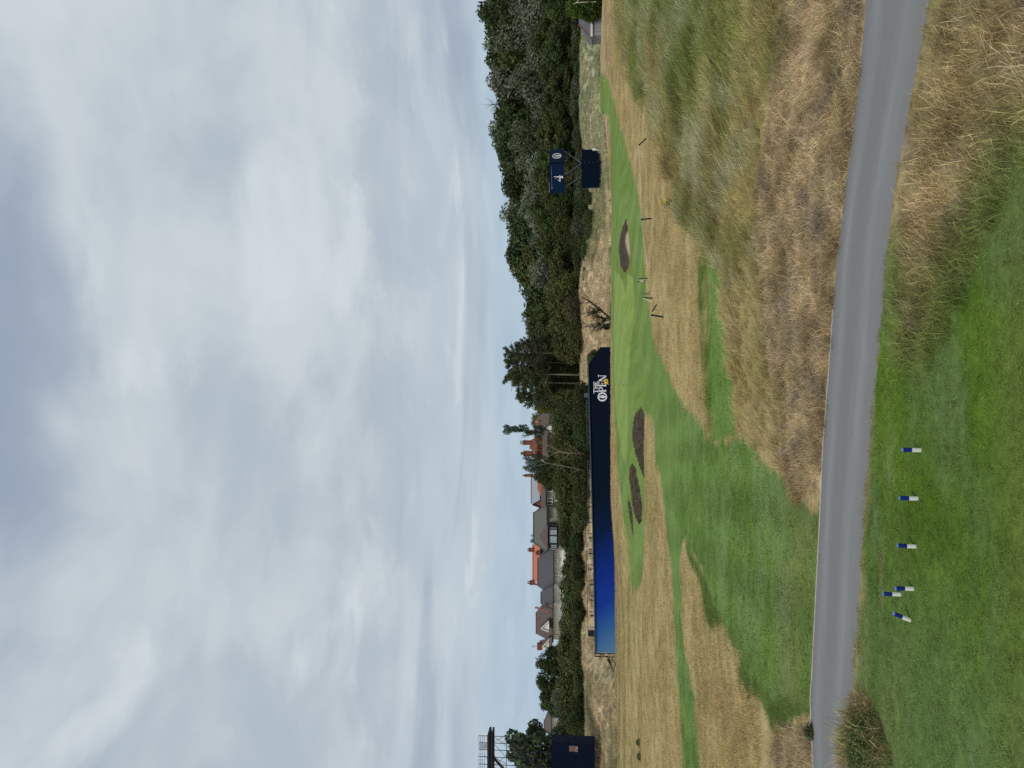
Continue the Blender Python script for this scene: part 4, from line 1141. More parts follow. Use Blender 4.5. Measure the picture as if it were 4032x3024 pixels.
# weathered grey hipped roof with the glazed balcony
d = 178
h4 = empty('grey_hipped_house', at(1225, 1140, d), 'grey hipped roof house with a tall glazed bay', 'house'); o = h4.location
r0, r1 = at(1153, 1107, d + 6), at(1153, 1172, d + 6)
e0, e1 = at(1181, 1095, d), at(1181, 1192, d)
f0, f1 = e0 + Vector((0, 12, 0)), e1 + Vector((0, 12, 0))
mb = MB(o); mb.prism([e0, e1, r1, r0], (0, .1, -.2)); mb.prism([f1, f0, r0, r1], (0, -.1, -.2)); mb.prism([f0, e0, r0], (.1, 0, -.1)); mb.prism([e1, f1, r1], (-.1, 0, -.1)); h4r = mb.build('roof', M_greyroof, h4)
mb = MB(o)
for p, q in ((r0, r1), (e0, r0), (e1, r1)): mb.tube([p + Vector((0, -.1, .08)), q + Vector((0, -.1, .08))], .13, 5)
mb.build('hip_tiles', M_greyroof, h4r)
mb = MB(o); a, b = e1, at(1225, 1095, d); mb.box(((e0.x + e1.x) / 2, d + 6, (e0.z + b.z) / 2 - .2), (abs(e0.x - e1.x) - .8, 11, e0.z - b.z)); mb.build('wall', M_greywall, h4)
mb = MB(o); mb.box(((at(1181, 1098, d - .2).x + at(1181, 1122, d - .2).x) / 2, d - .15, at(1181.5, 1100, d).z - .15), (2.6, .2, .5)); mb.build('gutter', M_fascia, h4)
mb = MB(o); mb.prism([at(1167, 1152, d - 1), at(1167, 1165, d - 1), at(1183, 1186, d - 3), at(1183, 1134, d - 3)], (0, .2, -.1)); mb.build('bay_roof', M_brownroof, h4)
a, b = at(1183, 1134, d - 2.8), at(1206, 1186, d - 2.8)
mb = MB(o); mb.box(((a.x + b.x) / 2, d - .9, (a.z + b.z) / 2), (abs(a.x - b.x), 3, a.z - b.z)); mb.build('bay', M_fascia, h4)
for (y0, y1, v0, v1, c) in ((1139, 1142, 1187, 1203, 1), (1143.5, 1156, 1187, 1203, 1), (1157.5, 1173.5, 1187, 1203, 1), (1176, 1184, 1189, 1203, 2)):
    window(h4, v0, v1, y0, y1, d - 2.85, M_glass, M_fascia, c)
# slate roof with the orange ridge roof behind
h5, rf5 = facing_house('slate_roof_house', 'long dark slate roofed house below the orange roof', 180, M_slate, M_whitewall, 1162, 1205, 1266, 1195, 1186, 1292, 7, 1230)
h6, _ = facing_house('orange_roof_house', 'orange tiled roof between two brick chimneys, behind the slate roof', 194, M_orangeroof, M_brick, 1151.5, 1176, 1258, 1166, 1172, 1262, 3.5, 1190)
chimney(h6, 1139.5, 1153, 1183.5, 1191.5, 197, M_brick, 2); chimney(h6, 1139.5, 1162, 1254, 1263, 197, M_brick, 2)
chimney(h5, 1157, 1167, 1189.5, 1198.5, 184.5, M_brick, 1)
mb = MB(h6.location)
for (Y0, Y1) in ((1258, 1256), (1258, 1260)): mb.bar(at(1156, Y0, 194.6), at(1160.5, Y1, 194.6), .15)
mb.build('barge_board', M_whitepaint, h6)
for (y0, y1, v0, v1) in ((1208, 1214, 1199, 1204), (1235, 1243, 1201, 1207), (1250, 1256, 1201, 1207)): window(h5, v0, v1, y0, y1, 180.4, M_darkglass, M_whitepaint, 2)
# low slate wing and the brown house at the left
h7, _ = facing_house('slate_wing_house', 'low slate roof joining the slate house to the brown gabled house', 176, M_slate, M_whitewall, 1169, 1278, 1304, 1194, 1268, 1330, 6, 1225)
h8, _ = facing_house('gabled_brown_house', 'brown roofed house with two white gable dormers, leftmost of the row', 174, M_brownroof, M_whitewall, 1158.5, 1322, 1369, 1193.5, 1304, 1388, 7, 1225)
gable_dormer(h8, 1169, 1357, 1186, 1341, 1364, 172.5); gable_dormer(h8, 1172, 1397, 1187, 1380, 1400, 172.5)
mb = MB(h8.location); mb.prism([at(1192, 1376, 171), at(1192, 1402, 171), at(1168, 1399, 177), at(1165, 1384, 177)], (0, .2, -.1)); mb.build('wing_roof', M_brownroof, h8)
mb = MB(h8.location); mb.bar(at(1170, 1316, 175), at(1158, 1312, 178), .35); mb.bar(at(1188, 1322, 172.6), at(1170, 1316, 175), .3); mb.build('hip_tiles', M_darkorange, h8)
mb = MB(h8.location); mb.tube([at(1162, 1313, 178), at(1157, 1313, 178), at(1156, 1313, 178)], [.12, .1, .3], 8); mb.build('finial', M_fascia, h8)
mb = MB(h8.location); mb.box(at(1166, 1396, 176), (1.4, 1.2, 1.2)); ch = mb.build('chimney', M_brick, h8)
mb = MB(h8.location); a = at(1162, 1396, 176); b = at(1150, 1396, 176); mb.bar(a, b, .05)
for q in (.35, .6, .8, .95): p = a.lerp(b, q); mb.bar(p - Vector((.6 * q, 0, 0)), p + Vector((.6 * q, 0, 0)), .04)
mb.build('antenna', M_black, ch)
h9, _ = facing_house('low_grey_house', 'low grey roof left of the dark rounded trees', 168, M_brownroof, M_whitewall, 1176, 1554, 1580, 1190, 1547, 1590, 5, 1215)

# ------------------------------------------------------------------ the printed hoarding and its rail
HX = []
def hoarding():
    # (V bottom, V top, Yi, depth)
    A = [(750.5, 108.0, 1296.6), (789, 107.5, 1270.0), (1409, 99.5, 1284.8)]
    def pt(Yi): # ground trace
        d = np.interp(Yi, [750.5, 1409], [108.0, 99.5]); return float(d)
    def topz(Yi):
        d = pt(Yi); V = np.interp(Yi, [750.5, 789, 830, 900, 1000, 1100, 1200, 1300, 1409], [1296.6, 1270, 1270.8, 1272.6, 1275.4, 1278, 1280.6, 1283, 1285]); return at(V, Yi, d)
    ybs = np.linspace(750.5, 789, 5).tolist() + np.linspace(789, 1409, 34)[1:].tolist()
    b0 = at(1330, 1080, pt(1080)); b0.z = 0
    e = empty('hoarding', b0, 'long navy to royal blue printed hoarding behind the putting green', 'hoarding')
    L0, L1 = 750.5, 1409
    for i in range(len(ybs) - 1):
        t0, t1 = topz(ybs[i]), topz(ybs[i + 1])
        g0 = float(terrain(np.array([t0.x]), np.array([t0.y]))[0]); g1 = float(terrain(np.array([t1.x]), np.array([t1.y]))[0])
        v = [Vector((t0.x, t0.y, -0.4)), Vector((t1.x, t1.y, -.4)), t1, t0]
        bk = Vector((0, .08, 0))
        vs = [p - b0 for p in v] + [p + bk - b0 for p in v]
        F = np.array([(0, 1, 2, 3), (7, 6, 5, 4), (3, 2, 6, 7), (0, 3, 7, 4), (2, 1, 5, 6)])[:, ::-1]
        me = np_mesh('panel', np.array([tuple(q) for q in vs]), F, [M_hoard], smooth=False)
        u0 = (ybs[i] - L0) / (L1 - L0); u1 = (ybs[i + 1] - L0) / (L1 - L0)
        fattr(me, 'along', [u0, u1, u1, u0] * 2); fattr(me, 'high', [0, 0, 1, 1] * 2)
        link(bpy.data.objects.new('panel', me), e)
    # cap along the top
    mb = MB(b0)
    ys_ = ybs[4:]
    for i in range(len(ys_) - 1):
        a, b = topz(ys_[i]), topz(ys_[i + 1]); q = Vector((0, -.06, -.05)); mb.bar(a + q, b + q, .2, .12)
    mb.build('top_rail', M_navytrim, e)
    mb = MB(b0)
    a, b = topz(750.5), topz(789); q = Vector((0, -.03, -.02)); mb.bar(a + q, b + q, .09); mb.bar(a + q, Vector((a.x, a.y - .03, 0)), .09)
    mb.build('edge_trim', M_black, e)
    # frame at the left end
    t = topz(1409); d = pt(1409)
    mb = MB(b0)
    for (Yi, dd) in ((1411, d), (1418, d + 1.2)):
        p = at(1285, Yi, dd); mb.bar(p, (p.x, p.y, -.2), .1)
    p, q = at(1285, 1410, d), at(1285.5, 1418, d + 1.2); mb.bar(p, q, .1); mb.bar(at(1315, 1410, d), at(1315, 1418, d + 1.2), .08); mb.bar(at(1290, 1411, d), at(1312, 1418, d + 1.2), .06); mb.bar(at(1290, 1418, d + 1.2), at(1312, 1411, d), .06)
    mb.build('end_frame', M_black, e)
    # timber props behind
    mb = MB(b0)
    for Yi in np.arange(800, 1400, 60):
        a = topz(Yi); mb.bar((a.x, a.y + .12, a.z - .3), (a.x, a.y + 1.6, -.1), .09)
    mb.build('prop', M_bark, e)
    # white print, flat just in front of the face
    def onface(V, Yi, out=0.02):
        d = pt(Yi) - out; return at(V, Yi, d)
    def bandpoly(mbx, pts): mbx.poly([onface(v, yy, .03) for v, yy in pts])
    def build_text(name, polys, m=M_white, out=.03):
        mbx = MB(b0)
        for pts in polys: mbx.poly([onface(v, yy, out) for v, yy in pts])
        me = bpy.data.meshes.new(name); me.from_pydata(mbx.v, [], mbx.f); me.materials.append(m)
        link(bpy.data.objects.new(name, me), e)
    def rect(v0, v1, y0, y1): return [(v0, y0), (v0, y1), (v1, y1), (v1, y0)]
    def ring(cv, cy, rv, ry, tv, ty, n=40):
        P = []
        for i in range(n):
            a0, a1 = 2 * math.pi * i / n, 2 * math.pi * (i + 1) / n
            P.append([(cv + rv * math.cos(a0), cy + ry * math.sin(a0)), (cv + rv * math.cos(a1), cy + ry * math.sin(a1)), (cv + (rv - tv) * math.cos(a1), cy + (ry - ty) * math.sin(a1)), (cv + (rv - tv) * math.cos(a0), cy + (ry - ty) * math.sin(a0))])
        return P
    # note: reading direction runs towards smaller Yi; letter tops are at smaller V
    th = []
    v0, v1 = 1282.0, 1291.2
    th += [rect(v0, v0 + 1.2, 840.8, 849.8), rect(v0, v1, 844.2, 846.2), rect(v1 - .7, v1, 842.9, 847.6), rect(v0, v0 + 2.6, 849.0, 849.8), rect(v0, v0 + 2.6, 840.8, 841.6)]      # T
    th += [rect(v0, v1, 837.2, 839.2), rect(v0, v1, 832.4, 834.2), rect(v0 + 4.1, v0 + 5.1, 834, 838), rect(v0, v0 + .7, 836.6, 840), rect(v1 - .7, v1, 836.6, 840), rect(v0, v0 + .7, 831.8, 835), rect(v1 - .7, v1, 831.8, 835)]   # H
    th += [rect(v0, v1, 828.6, 830.6), rect(v0, v0 + 1, 824.8, 831.2), rect(v1 - 1, v1, 824.6, 831.2), rect(v0 + 4.1, v0 + 5.1, 826.4, 829), rect(v0, v0 + 2.4, 824.6, 825.4), rect(v1 - 2.4, v1, 824.2, 825.2), rect(v0 + 3.2, v0 + 6, 826.2, 826.9)]   # E
    build_text('lettering', th)
    v0, v1 = 1292.6, 1309.4
    op = []
    op += [rect(v0, v1, 843.0, 845.8), rect(v0, v0 + 1, 842, 847.4), rect(v1 - 1, v1, 841.6, 847.4)]      # P
    n = 16
    for i in range(n):
        a0, a1 = math.pi * i / n, math.pi * (i + 1) / n
        c = lambda a, rv, ry: (v0 + 5 - rv * math.cos(a), 843.2 - ry * math.sin(a))
        op.append([c(a0, 5, 7.2), c(a1, 5, 7.2), c(a1, 3.8, 4.6), c(a0, 3.8, 4.6)])
    op += [rect(v0, v1, 831.6, 834.2), rect(v0, v0 + 1.2, 826, 835.2), rect(v1 - 1.2, v1, 825.6, 835.2), rect(v0 + 7.4, v0 + 8.6, 828, 832), rect(v0, v0 + 3.4, 825.8, 827), rect(v1 - 3.6, v1, 825.2, 826.4), rect(v0 + 5.8, v0 + 10.2, 827.4, 828.4)]   # E
    op += [rect(v0, v1, 822.0, 823.2), rect(v0 - .6, v1, 811.4, 812.6), [(v0, 824.6), (v0, 821.6), (v1, 811.2), (v1, 814.0)], rect(v0, v0 + .9, 821, 825), rect(v1 - .9, v1, 820.6, 824.6), rect(v0 - .6, v0 + .4, 809, 815)]   # N
    build_text('lettering', op)
    em = ring(1301, 857.2, 10.2, 9.8, 2.0, 3.2)
    build_text('emblem_ring', em)
    # jug inside the ring: foot, bowl, neck, spout and handle
    jug = [[(1309.2, 853.6), (1309.2, 860.8), (1308.0, 860.2), (1308.0, 854.2)], [(1308, 855.8), (1308, 858.6), (1305.8, 858.2), (1305.8, 856.2)],
           [(1305.8, 855.2), (1305.8, 859.2), (1302.6, 860.6), (1300, 859.8), (1298.4, 858.6), (1298.4, 855.8), (1300, 854.6), (1302.6, 853.8)],
           [(1298.4, 856.0), (1298.4, 858.4), (1295.4, 858.6), (1293.6, 859.6), (1293.4, 856.6), (1295.4, 855.9)],
           [(1295.2, 855.9), (1294.4, 853.8), (1297.4, 852.9), (1300.4, 853.6), (1300.2, 854.5), (1297.4, 853.9), (1295.6, 854.5), (1295.9, 855.8)]]
    build_text('emblem_jug', jug, out=.04)
    return pt, topz
h_pt, h_top = hoarding()

def balustrade():
    dd = 3.2
    def P(V, Yi): return at(V, Yi, h_pt(Yi) + dd)
    o = P(1290, 1100); e = empty('balustrade', o, 'black post and wire mesh balustrade above the blue hoarding', 'fence')
    ys_ = [860 + 0.0] + list(np.arange(893, 1365, 33.6))
    def rv(Yi): return np.interp(Yi, [855, 960, 1100, 1200, 1300, 1372], [1260.5, 1262, 1264, 1266.5, 1269, 1270.5])
    for i, Yi in enumerate(ys_):
        mb = MB(o); t = P(rv(Yi) + 4, Yi); t2 = P(1292, Yi); mb.bar(t, t2, .10); mb.bar(t + Vector((-.25, 0, -.3)), t + Vector((.25, 0, -.3)), .07); mb.build('post', M_black, e)
        mb = MB(o); t = P(rv(Yi) + 4, Yi - 9); mb.bar(t, P(1290, Yi - 9), .05); mb.bar(t + Vector((-.12, 0, -.3)), t + Vector((.12, 0, -.3)), .05); mb.build('stay', M_black, e)
    mb = MB(o); yy = list(np.linspace(852, 1372, 40))
    for a, b in zip(yy, yy[1:]): mb.bar(P(rv(a), a), P(rv(b), b), .055)
    mb.build('top_rail', M_black, e)
    for Y0, Y1 in zip(ys_, ys_[1:]):
        if Y0 > 1310 or (Y0 > 930 and Y0 < 990): continue
        mb = MB(o)
        for q in np.linspace(0.04, .96, 8): Yi = Y0 + (Y1 - Y0) * q; mb.bar(P(rv(Yi) + 6, Yi), P(1292, Yi), .012)
        for vv in (6, 11, 15, 19): mb.bar(P(rv(Y0) + vv, Y0), P(rv(Y1) + vv, Y1), .014)
        m_ = mb.build('wire_panel', M_mesh, e); m_['kind'] = 'stuff'
    g = empty('stair_gate', P(1290, 855), 'grey slatted gate at the right end of the balustrade', 'gate')
    o = g.location
    for k in range(5):
        mb = MB(o); mb.bar(P(1262, 850.5 + k * 1.7), P(1280, 850.5 + k * 1.7), .07, .04); mb.build('slat', M_mesh, g)
    mb = MB(o); mb.bar(P(1261, 848.5), P(1280, 848.5), .1); mb.bar(P(1261, 859.5), P(1280, 859.5), .1); mb.bar(P(1261, 848), P(1261, 860), .07); mb.build('frame', M_black, g)
    f = empty('floodlight', P(1292, 1371), 'black lamp box on the left end of the balustrade', 'lamp')
    o = f.location
    mb = MB(o); mb.box((P(1277, 1368).x, P(1277, 1368).y, P(1278, 1368).z), (.75, .3, .95)); mb.build('housing', M_black, f)
    mb = MB(o); mb.box(P(1284, 1368), (.5, .2, .5)); mb.bar(P(1283, 1368), P(1296, 1368), .14); mb.build('bracket', M_black, f)
    m = empty('mast', P(1276, 1371), 'very thin mast above the black lamp box', 'mast')
    mb = MB(m.location); mb.bar(P(1276, 1371), P(1190, 1370), .035); mb.build('pole', M_black, m)
balustrade()

# ------------------------------------------------------------------ four board on its clad scaffold
def fourboard():
    D = 126.0
    cU = at(1302, 350.5, D); cU.z = 0
    a = R(42)
    fx = Vector((-math.cos(a), math.sin(a), 0))      # along the front face, away to the left
    sx = Vector((math.sin(a), math.cos(a), 0))       # along the side face, away to the right
    zb = at(1302, 366, D).z
    def Z_(V): return at(V, 350, D).z
    e = empty('scoreboard', (cU.x, D, zb), 'navy board with a white 4 on a clad scaffold tower', 'scoreboard'); o = e.location
    def wall(name, z0, z1, W, S, m, off=0.0):
        c0 = Vector((cU.x, D, 0)) - fx * 0 
        for nm, dirv, L, nrm in ((name + '_front', fx, W, -sx), (name + '_side', sx, S, -fx)):
            st = c0 + (Vector((0, 0, 0)))
            p = [st + Vector((0, 0, z0)), st + dirv * L + Vector((0, 0, z0)), st + dirv * L + Vector((0, 0, z1)), st + Vector((0, 0, z1))]
            mb = MB(o); mb.prism(p, -nrm * .12); mb.build(nm, m, e)
    W, S = 4.55, 4.8
    zl0, zl1 = Z_(1305) - .2, Z_(1256.5)
    zt0, zt1 = Z_(1218.5), Z_(1185.5)
    wall('cladding', zl0, zl1, W, S, M_navy)
    # board stands a little proud of the tower
    c1 = Vector((cU.x, D, 0)) - sx * .15 - fx * .15
    for nm, dirv, L, nrm in (('front_board', fx, 5.4, -sx), ('side_board', sx, 5.0, -fx)):
        p = [c1 + Vector((0, 0, zt0)), c1 + dirv * L + Vector((0, 0, zt0)), c1 + dirv * L + Vector((0, 0, zt1)), c1 + Vector((0, 0, zt1))]
        mb = MB(o); mb.prism(p, -nrm * .15); mb.build(nm, M_navyboard, e)
    # scaffold
    c0 = Vector((cU.x, D, 0))
    corners = [c0 + fx * .2 + sx * .2, c0 + fx * W + sx * .2, c0 + fx * W + sx * S, c0 + fx * .2 + sx * S, c0 + fx * (W / 2) + sx * .2, c0 + fx * (W / 2) + sx * S]
    for c in corners:
        mb = MB(o); mb.tube([c + Vector((0, 0, zl0)), c + Vector((0, 0, zt1 - .1))], .05, 6); mb.build('standard', M_black, e)
    mb = MB(o)
    for z in (zl1 + .1, zl1 + 1.1, zl1 + 2.1):
        for i, j in ((0, 1), (1, 2), (2, 3), (3, 0)): mb.bar(corners[i] + Vector((0, 0, z)), corners[j] + Vector((0, 0, z)), .05)
    mb.build('ledger', M_black, e)
    for i, j in ((0, 4), (4, 1), (0, 3)):
        mb = MB(o); mb.bar(corners[i] + Vector((0, 0, zl1)), corners[j] + Vector((0, 0, zt0)), .06); mb.build('brace', M_steel, e)
    mb = MB(o); q = corners[3]
    for k, z in enumerate((zt0 - .9, zt0 - 1.9, zt0 - 2.8)): mb.bar(q + Vector((-.35, -.6, z)), q + Vector((-.35 - .9, -.6, z)), .07)
    mb.build('guard_rail', M_steel, e)
    # stair flight inside
    mb = MB(o); s0 = c0 + fx * (W * .75) + sx * 2.2 + Vector((0, 0, zt0)); s1 = c0 + fx * .9 + sx * 2.2 + Vector((0, 0, zl1))
    for dy in (-.35, .35): mb.bar(s0 + sx * dy, s1 + sx * dy, .08, .2)
    mb.build('stair_stringer', M_black, e)
    for k in range(1, 9):
        mb = MB(o); p = s0.lerp(s1, k / 9); mb.box(p, (.32, .7, .05), rz=-a); mb.build('tread', M_steel, e)
    for k, z in enumerate(np.linspace(zl0 + .6, zl1 - .5, 5)):
        mb = MB(o); mb.box(c0 - sx * .03 - fx * .03 + Vector((0, 0, z)), (.12, .12, .25), rz=-a); mb.build('corner_tie', M_black, e)
    # roof rail bright on top
    for dv, L0, L1, nm in ((sx, 0.2, 2.4, 'bright_trim'), (fx, 3.4, 5.3, 'bright_trim')):
        mb = MB(o); mb.bar(c1 + dv * L0 + Vector((0, 0, zt1 + .05)), c1 + dv * L1 + Vector((0, 0, zt1 + .05)), .05); mb.build(nm, M_mesh, e)
    # print
    nf = -sx; ns = -fx
    def pf_(u, v, out=.02): return c1 + fx * u + Vector((0, 0, zt0 + v)) + nf * out     # u from the corner to the left, v up
    def ps_(u, v, out=.02): return c1 + sx * u + Vector((0, 0, zt0 + v)) + ns * out
    Hh = zt1 - zt0
    def prt(nm, polys, f, m=M_white):
        mb = MB(o)
        for pts in polys: mb.poly([f(u, v) for u, v in pts])
        me = bpy.data.meshes.new(nm); me.from_pydata(mb.v, [], mb.f); me.materials.append(m); link(bpy.data.objects.new(nm, me), e)
    # numeral 4; u grows to the left
    fk = 5.4 / 64.0
    u = lambda Yi: (Yi - 350.5) * fk
    v = lambda V: (1218.5 - V) / 33.0 * Hh
    def q(*pts): return [(u(yy), v(vv)) for vv, yy in pts]
    four = [q((1195.3, 378.6), (1214.2, 378.6), (1214.2, 382.0), (1195.3, 379.2)),
            q((1215.2, 377.6), (1215.2, 383.0), (1213.6, 383.0), (1213.6, 377.6)),
            q((1195.3, 378.9), (1198.8, 382.2), (1209.6, 389.6), (1208.4, 389.9)),
            q((1208.0, 389.9), (1209.8, 389.9), (1209.8, 376.4), (1208.0, 376.4))]
    prt('numeral', four, pf_)
    # thin line of small lettering too small to read, built as short strokes
    line = []; yy = 359.0
    g = random.Random(5)
    while yy < 404:
        w = g.uniform(.35, .9); hgt = g.uniform(.5, 1.0)
        line.append(q((1190.6 - hgt * .5, yy), (1190.6 + hgt * .5, yy), (1190.6 + hgt * .5, yy + w), (1190.6 - hgt * .5, yy + w)))
        yy += w + g.uniform(.2, .8)
    line.append(q((1189.4, 402.8), (1192, 402.8), (1192, 404.8), (1189.4, 404.8)))
    prt('small_print', line, pf_, M_mesh)
    n = 30; ring = []
    cu, cv, ru, rv_ = 2.55, Hh * .50, .98, Hh * .30
    for i in range(n):
        a0, a1 = 2 * math.pi * i / n, 2 * math.pi * (i + 1) / n
        f1 = lambda t, k1, k2: (cu + (ru - k1) * math.cos(t), cv + (rv_ - k2) * math.sin(t))
        ring.append([f1(a0, 0, 0), f1(a1, 0, 0), f1(a1, .30, .10), f1(a0, .30, .10)])
    prt('emblem_ring', ring, ps_)
    prt('emblem_jug', [[(cu - .35, cv - .62), (cu + .35, cv - .62), (cu + .16, cv - .4), (cu - .16, cv - .4)], [(cu - .16, cv - .4), (cu + .16, cv - .4), (cu + .3, cv - .1), (cu + .14, cv + .2), (cu + .12, cv + .5), (cu - .12, cv + .5), (cu - .14, cv + .2), (cu - .3, cv - .1)]], ps_)
    w = empty('white_post_box', at(1287, 324.0, D + 3), 'small white box on a post right of the board tower', 'box')
    mb = MB(w.location); mb.box(at(1283, 323.0, D + 3), (.35, .3, .55)); mb.build('lid', M_whitepaint, w)
    mb = MB(w.location); mb.box(at(1289, 324.2, D + 3), (.18, .2, 1.2)); mb.build('stand', M_whitepaint, w)
fourboard()

# ------------------------------------------------------------------ dark clad box with the scaffold camera tower
def tower():
    D = 104.0
    def P(V, Yi, dd=0): return at(V, Yi, D + dd)
    c = P(1192, 1601.6); zb = P(1272, 1601).z - .8
    b = empty('clad_box', (c.x, D, zb), 'dark navy clad box at the foot of the scaffold tower', 'cabin'); o = b.location
    xr = P(1192, 1586, 4).x; xl = c.x - 10
    mb = MB(o); mb.prism([(c.x, D, zb), (xl, D, zb), (xl, D, c.z), (c.x, D, c.z)], (0, .12, 0)); mb.build('cladding_front', M_navy, b)
    mb = MB(o); mb.prism([(c.x, D + .12, zb), (xr, D + 4, zb), (xr, D + 4, c.z), (c.x, D + .12, c.z)], (-.1, 0, 0)); mb.build('cladding_side', M_navytrimdark, b)
    mb = MB(o); mb.prism([(c.x, D, c.z), (xl, D, c.z), (xl, D + 4, c.z), (xr, D + 4, c.z)], (0, 0, .06)); mb.build('roof', M_navy, b)
    for k in range(12):
        mb = MB(o); mb.box((c.x + .02, D - .03, zb + .7 + k * .38), (.10, .08, .10)); mb.build('lashing', M_black, b)
    w0, w1 = P(1229.5, 1610.5, -.05), P(1248.5, 1623.5, -.05)
    mb = MB(o); mb.box(((w0.x + w1.x) / 2, D - .06, (w0.z + w1.z) / 2), (abs(w0.x - w1.x), .06, w0.z - w1.z)); win = mb.build('window', M_poster, b)
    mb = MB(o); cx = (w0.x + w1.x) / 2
    mb.box((cx - .1, D - .11, w1.z + .25), (.62, .03, .10)); mb.box((cx + .15, D - .11, w1.z + .13), (.2, .03, .22)); mb.build('window_pale_mark', M_mesh, win)  # two pale marks in front of the reddish window panel
    t = empty('camera_tower', (c.x - 2, D, zb), 'tall black scaffold tower with stairs and railed top platform', 'tower'); o = t.location
    ztop = P(1053, 1600).z; zroof = c.z
    ys_ = (1588.8, 1603.5, 1618.5, 1634, 1650, 1668)
    def col(Yi, dd, v0, v1, r=.045): 
        mb = MB(o); a = P(v0, Yi, dd); mb.tube([a, (a.x, a.y, P(v1, Yi, dd).z)], r, 6); mb.build('standard', M_black, t)
    for Yi in ys_: col(Yi, 1.0, 1034.5, 1192); 
    for Yi in ys_[1:]: col(Yi, 3.4, 1038, 1192)
    levels = (1094, 1134, 1168)
    for v in levels:
        mb = MB(o)
        for dd in (1.0, 3.4): mb.bar(P(v, 1588.8, dd), P(v, 1680, dd), .07)
        mb.build('ledger', M_black, t)
    for v in (1034.5, 1038.2, 1042, 1046.5):
        mb = MB(o)
        for Y0, Y1 in zip((1588.8, 1606, 1626, 1640), (1603, 1623, 1638, 1680)): mb.bar(P(v + 2, Y0, 1), P(v, Y0 + 1, 1), .03); mb.bar(P(v, Y0, 1.0), P(v, Y1, 1.0), .045); 
        mb.build('guard_rail', M_black, t)
    for (v, th, dd) in ((1055, .30, 1.0), (1062, .22, 1.0)):
        mb = MB(o); a = P(v, 1588.0, dd); l = P(v, 1690, dd); mb.box(((a.x + l.x) / 2, D + 2.2, a.z), (abs(a.x - l.x), 2.8, th)); mb.build('platform', M_black, t)
    mb = MB(o); mb.prism([P(1036, 1604, .9), P(1036, 1617, .9), P(1052, 1617, .9), P(1052, 1604, .9)], (0, .02, 0)); mb.build('screen', M_glass, t)
    # zig zag stair flights
    for (a, b2) in (((1062, 1632), (1094, 1668)), ((1134, 1632), (1094, 1600)), ((1134, 1630), (1170, 1666))):
        mb = MB(o); p, q = P(a[0], a[1], 1.2), P(b2[0], b2[1], 1.2); mb.bar(p, q, .18, .3); mb.build('stair_stringer', M_black, t)
        for k in range(1, 10):
            mb = MB(o); mb.box(p.lerp(q, k / 10) + Vector((0, .4, .05)), (.3, .75, .04)); mb.build('tread', M_steel, t)
        mb = MB(o); mb.bar(p + Vector((0, 0, 1.0)), q + Vector((0, 0, 1.0)), .04); mb.bar(p + Vector((0, 0, .6)), q + Vector((0, 0, .6)), .03); mb.build('handrail', M_black, t)
    for (a, b2) in (((1064, 1590), (1084, 1603)), ((1064, 1603.5), (1092, 1634)), ((1092, 1634), (1064, 1655)), ((1094, 1650), (1064, 1634)), ((1064, 1604), (1092, 1589)), ((1134, 1603), (1168, 1589)), ((1134, 1634), (1168, 1618))):
        mb = MB(o); mb.bar(P(*a, 1.05), P(*b2, 1.05), .045); mb.build('brace', M_black, t)
M_navytrimdark = mat('navy_scrim_side', (0.010, 0.016, 0.040), 0.85, 0.2, 1.2, spec=0.07)
tower()

# ------------------------------------------------------------------ flag, ropes, posts, markers
def flag():
    base = cast(1355.7, 832.2)[0]; d = base[1]
    top = at(1303.6, 829.2, d)
    b = Vector(base)
    e = empty('flagstick', b, 'yellow flag on a thin banded flagstick standing in the putting green', 'flag')
    n = 12
    for k in range(n):
        mb = MB(b); mb.tube([b.lerp(top, k / n), b.lerp(top, (k + 1) / n)], .013, 6)
        mb.build('pole_band', M_yellow if k in (3, 5, 7, 9, 10, 11) else M_black, e)
    # waving cloth
    a0 = at(1304.5, 829.0, d); W = 10.5 / 1661 * d; Hh = 8.6 / 1661 * d
    vs = []; F = []
    nx, nz = 12, 6
    for i in range(nx + 1):
        for j in range(nz + 1):
            u_, w_ = i / nx, j / nz
            vs.append((a0.x - b.x + W * u_, a0.y - b.y + .05 * math.sin(u_ * 7), a0.z - b.z - Hh * w_ * (1 - .12 * u_) - Hh * .12 * math.sin(u_ * 3)))
    for i in range(nx):
        for j in range(nz): k = i * (nz + 1) + j; F.append((k, k + 1, k + nz + 2, k + nz + 1))
    me = np_mesh('flag_cloth', np.array(vs), np.array(F), [M_yellow]); fl = link(bpy.data.objects.new('flag_cloth', me), e)
    mb = MB(b)
    def r_(u0, u1, w0, w1): mb.poly([(a0.x + W * uu, a0.y - .06 + .05 * math.sin(uu * 7), a0.z - Hh * ww - Hh * .12 * math.sin(uu * 3)) for uu, ww in ((u0, w0), (u0, w1), (u1, w1), (u1, w0))])
    r_(.52, .60, .2, .8); r_(.34, .66, .58, .66); r_(.34, .40, .3, .6)
    me = bpy.data.meshes.new('numeral'); me.from_pydata(mb.v, [], mb.f); me.materials.append(M_fascia); link(bpy.data.objects.new('numeral', me), fl)
flag()

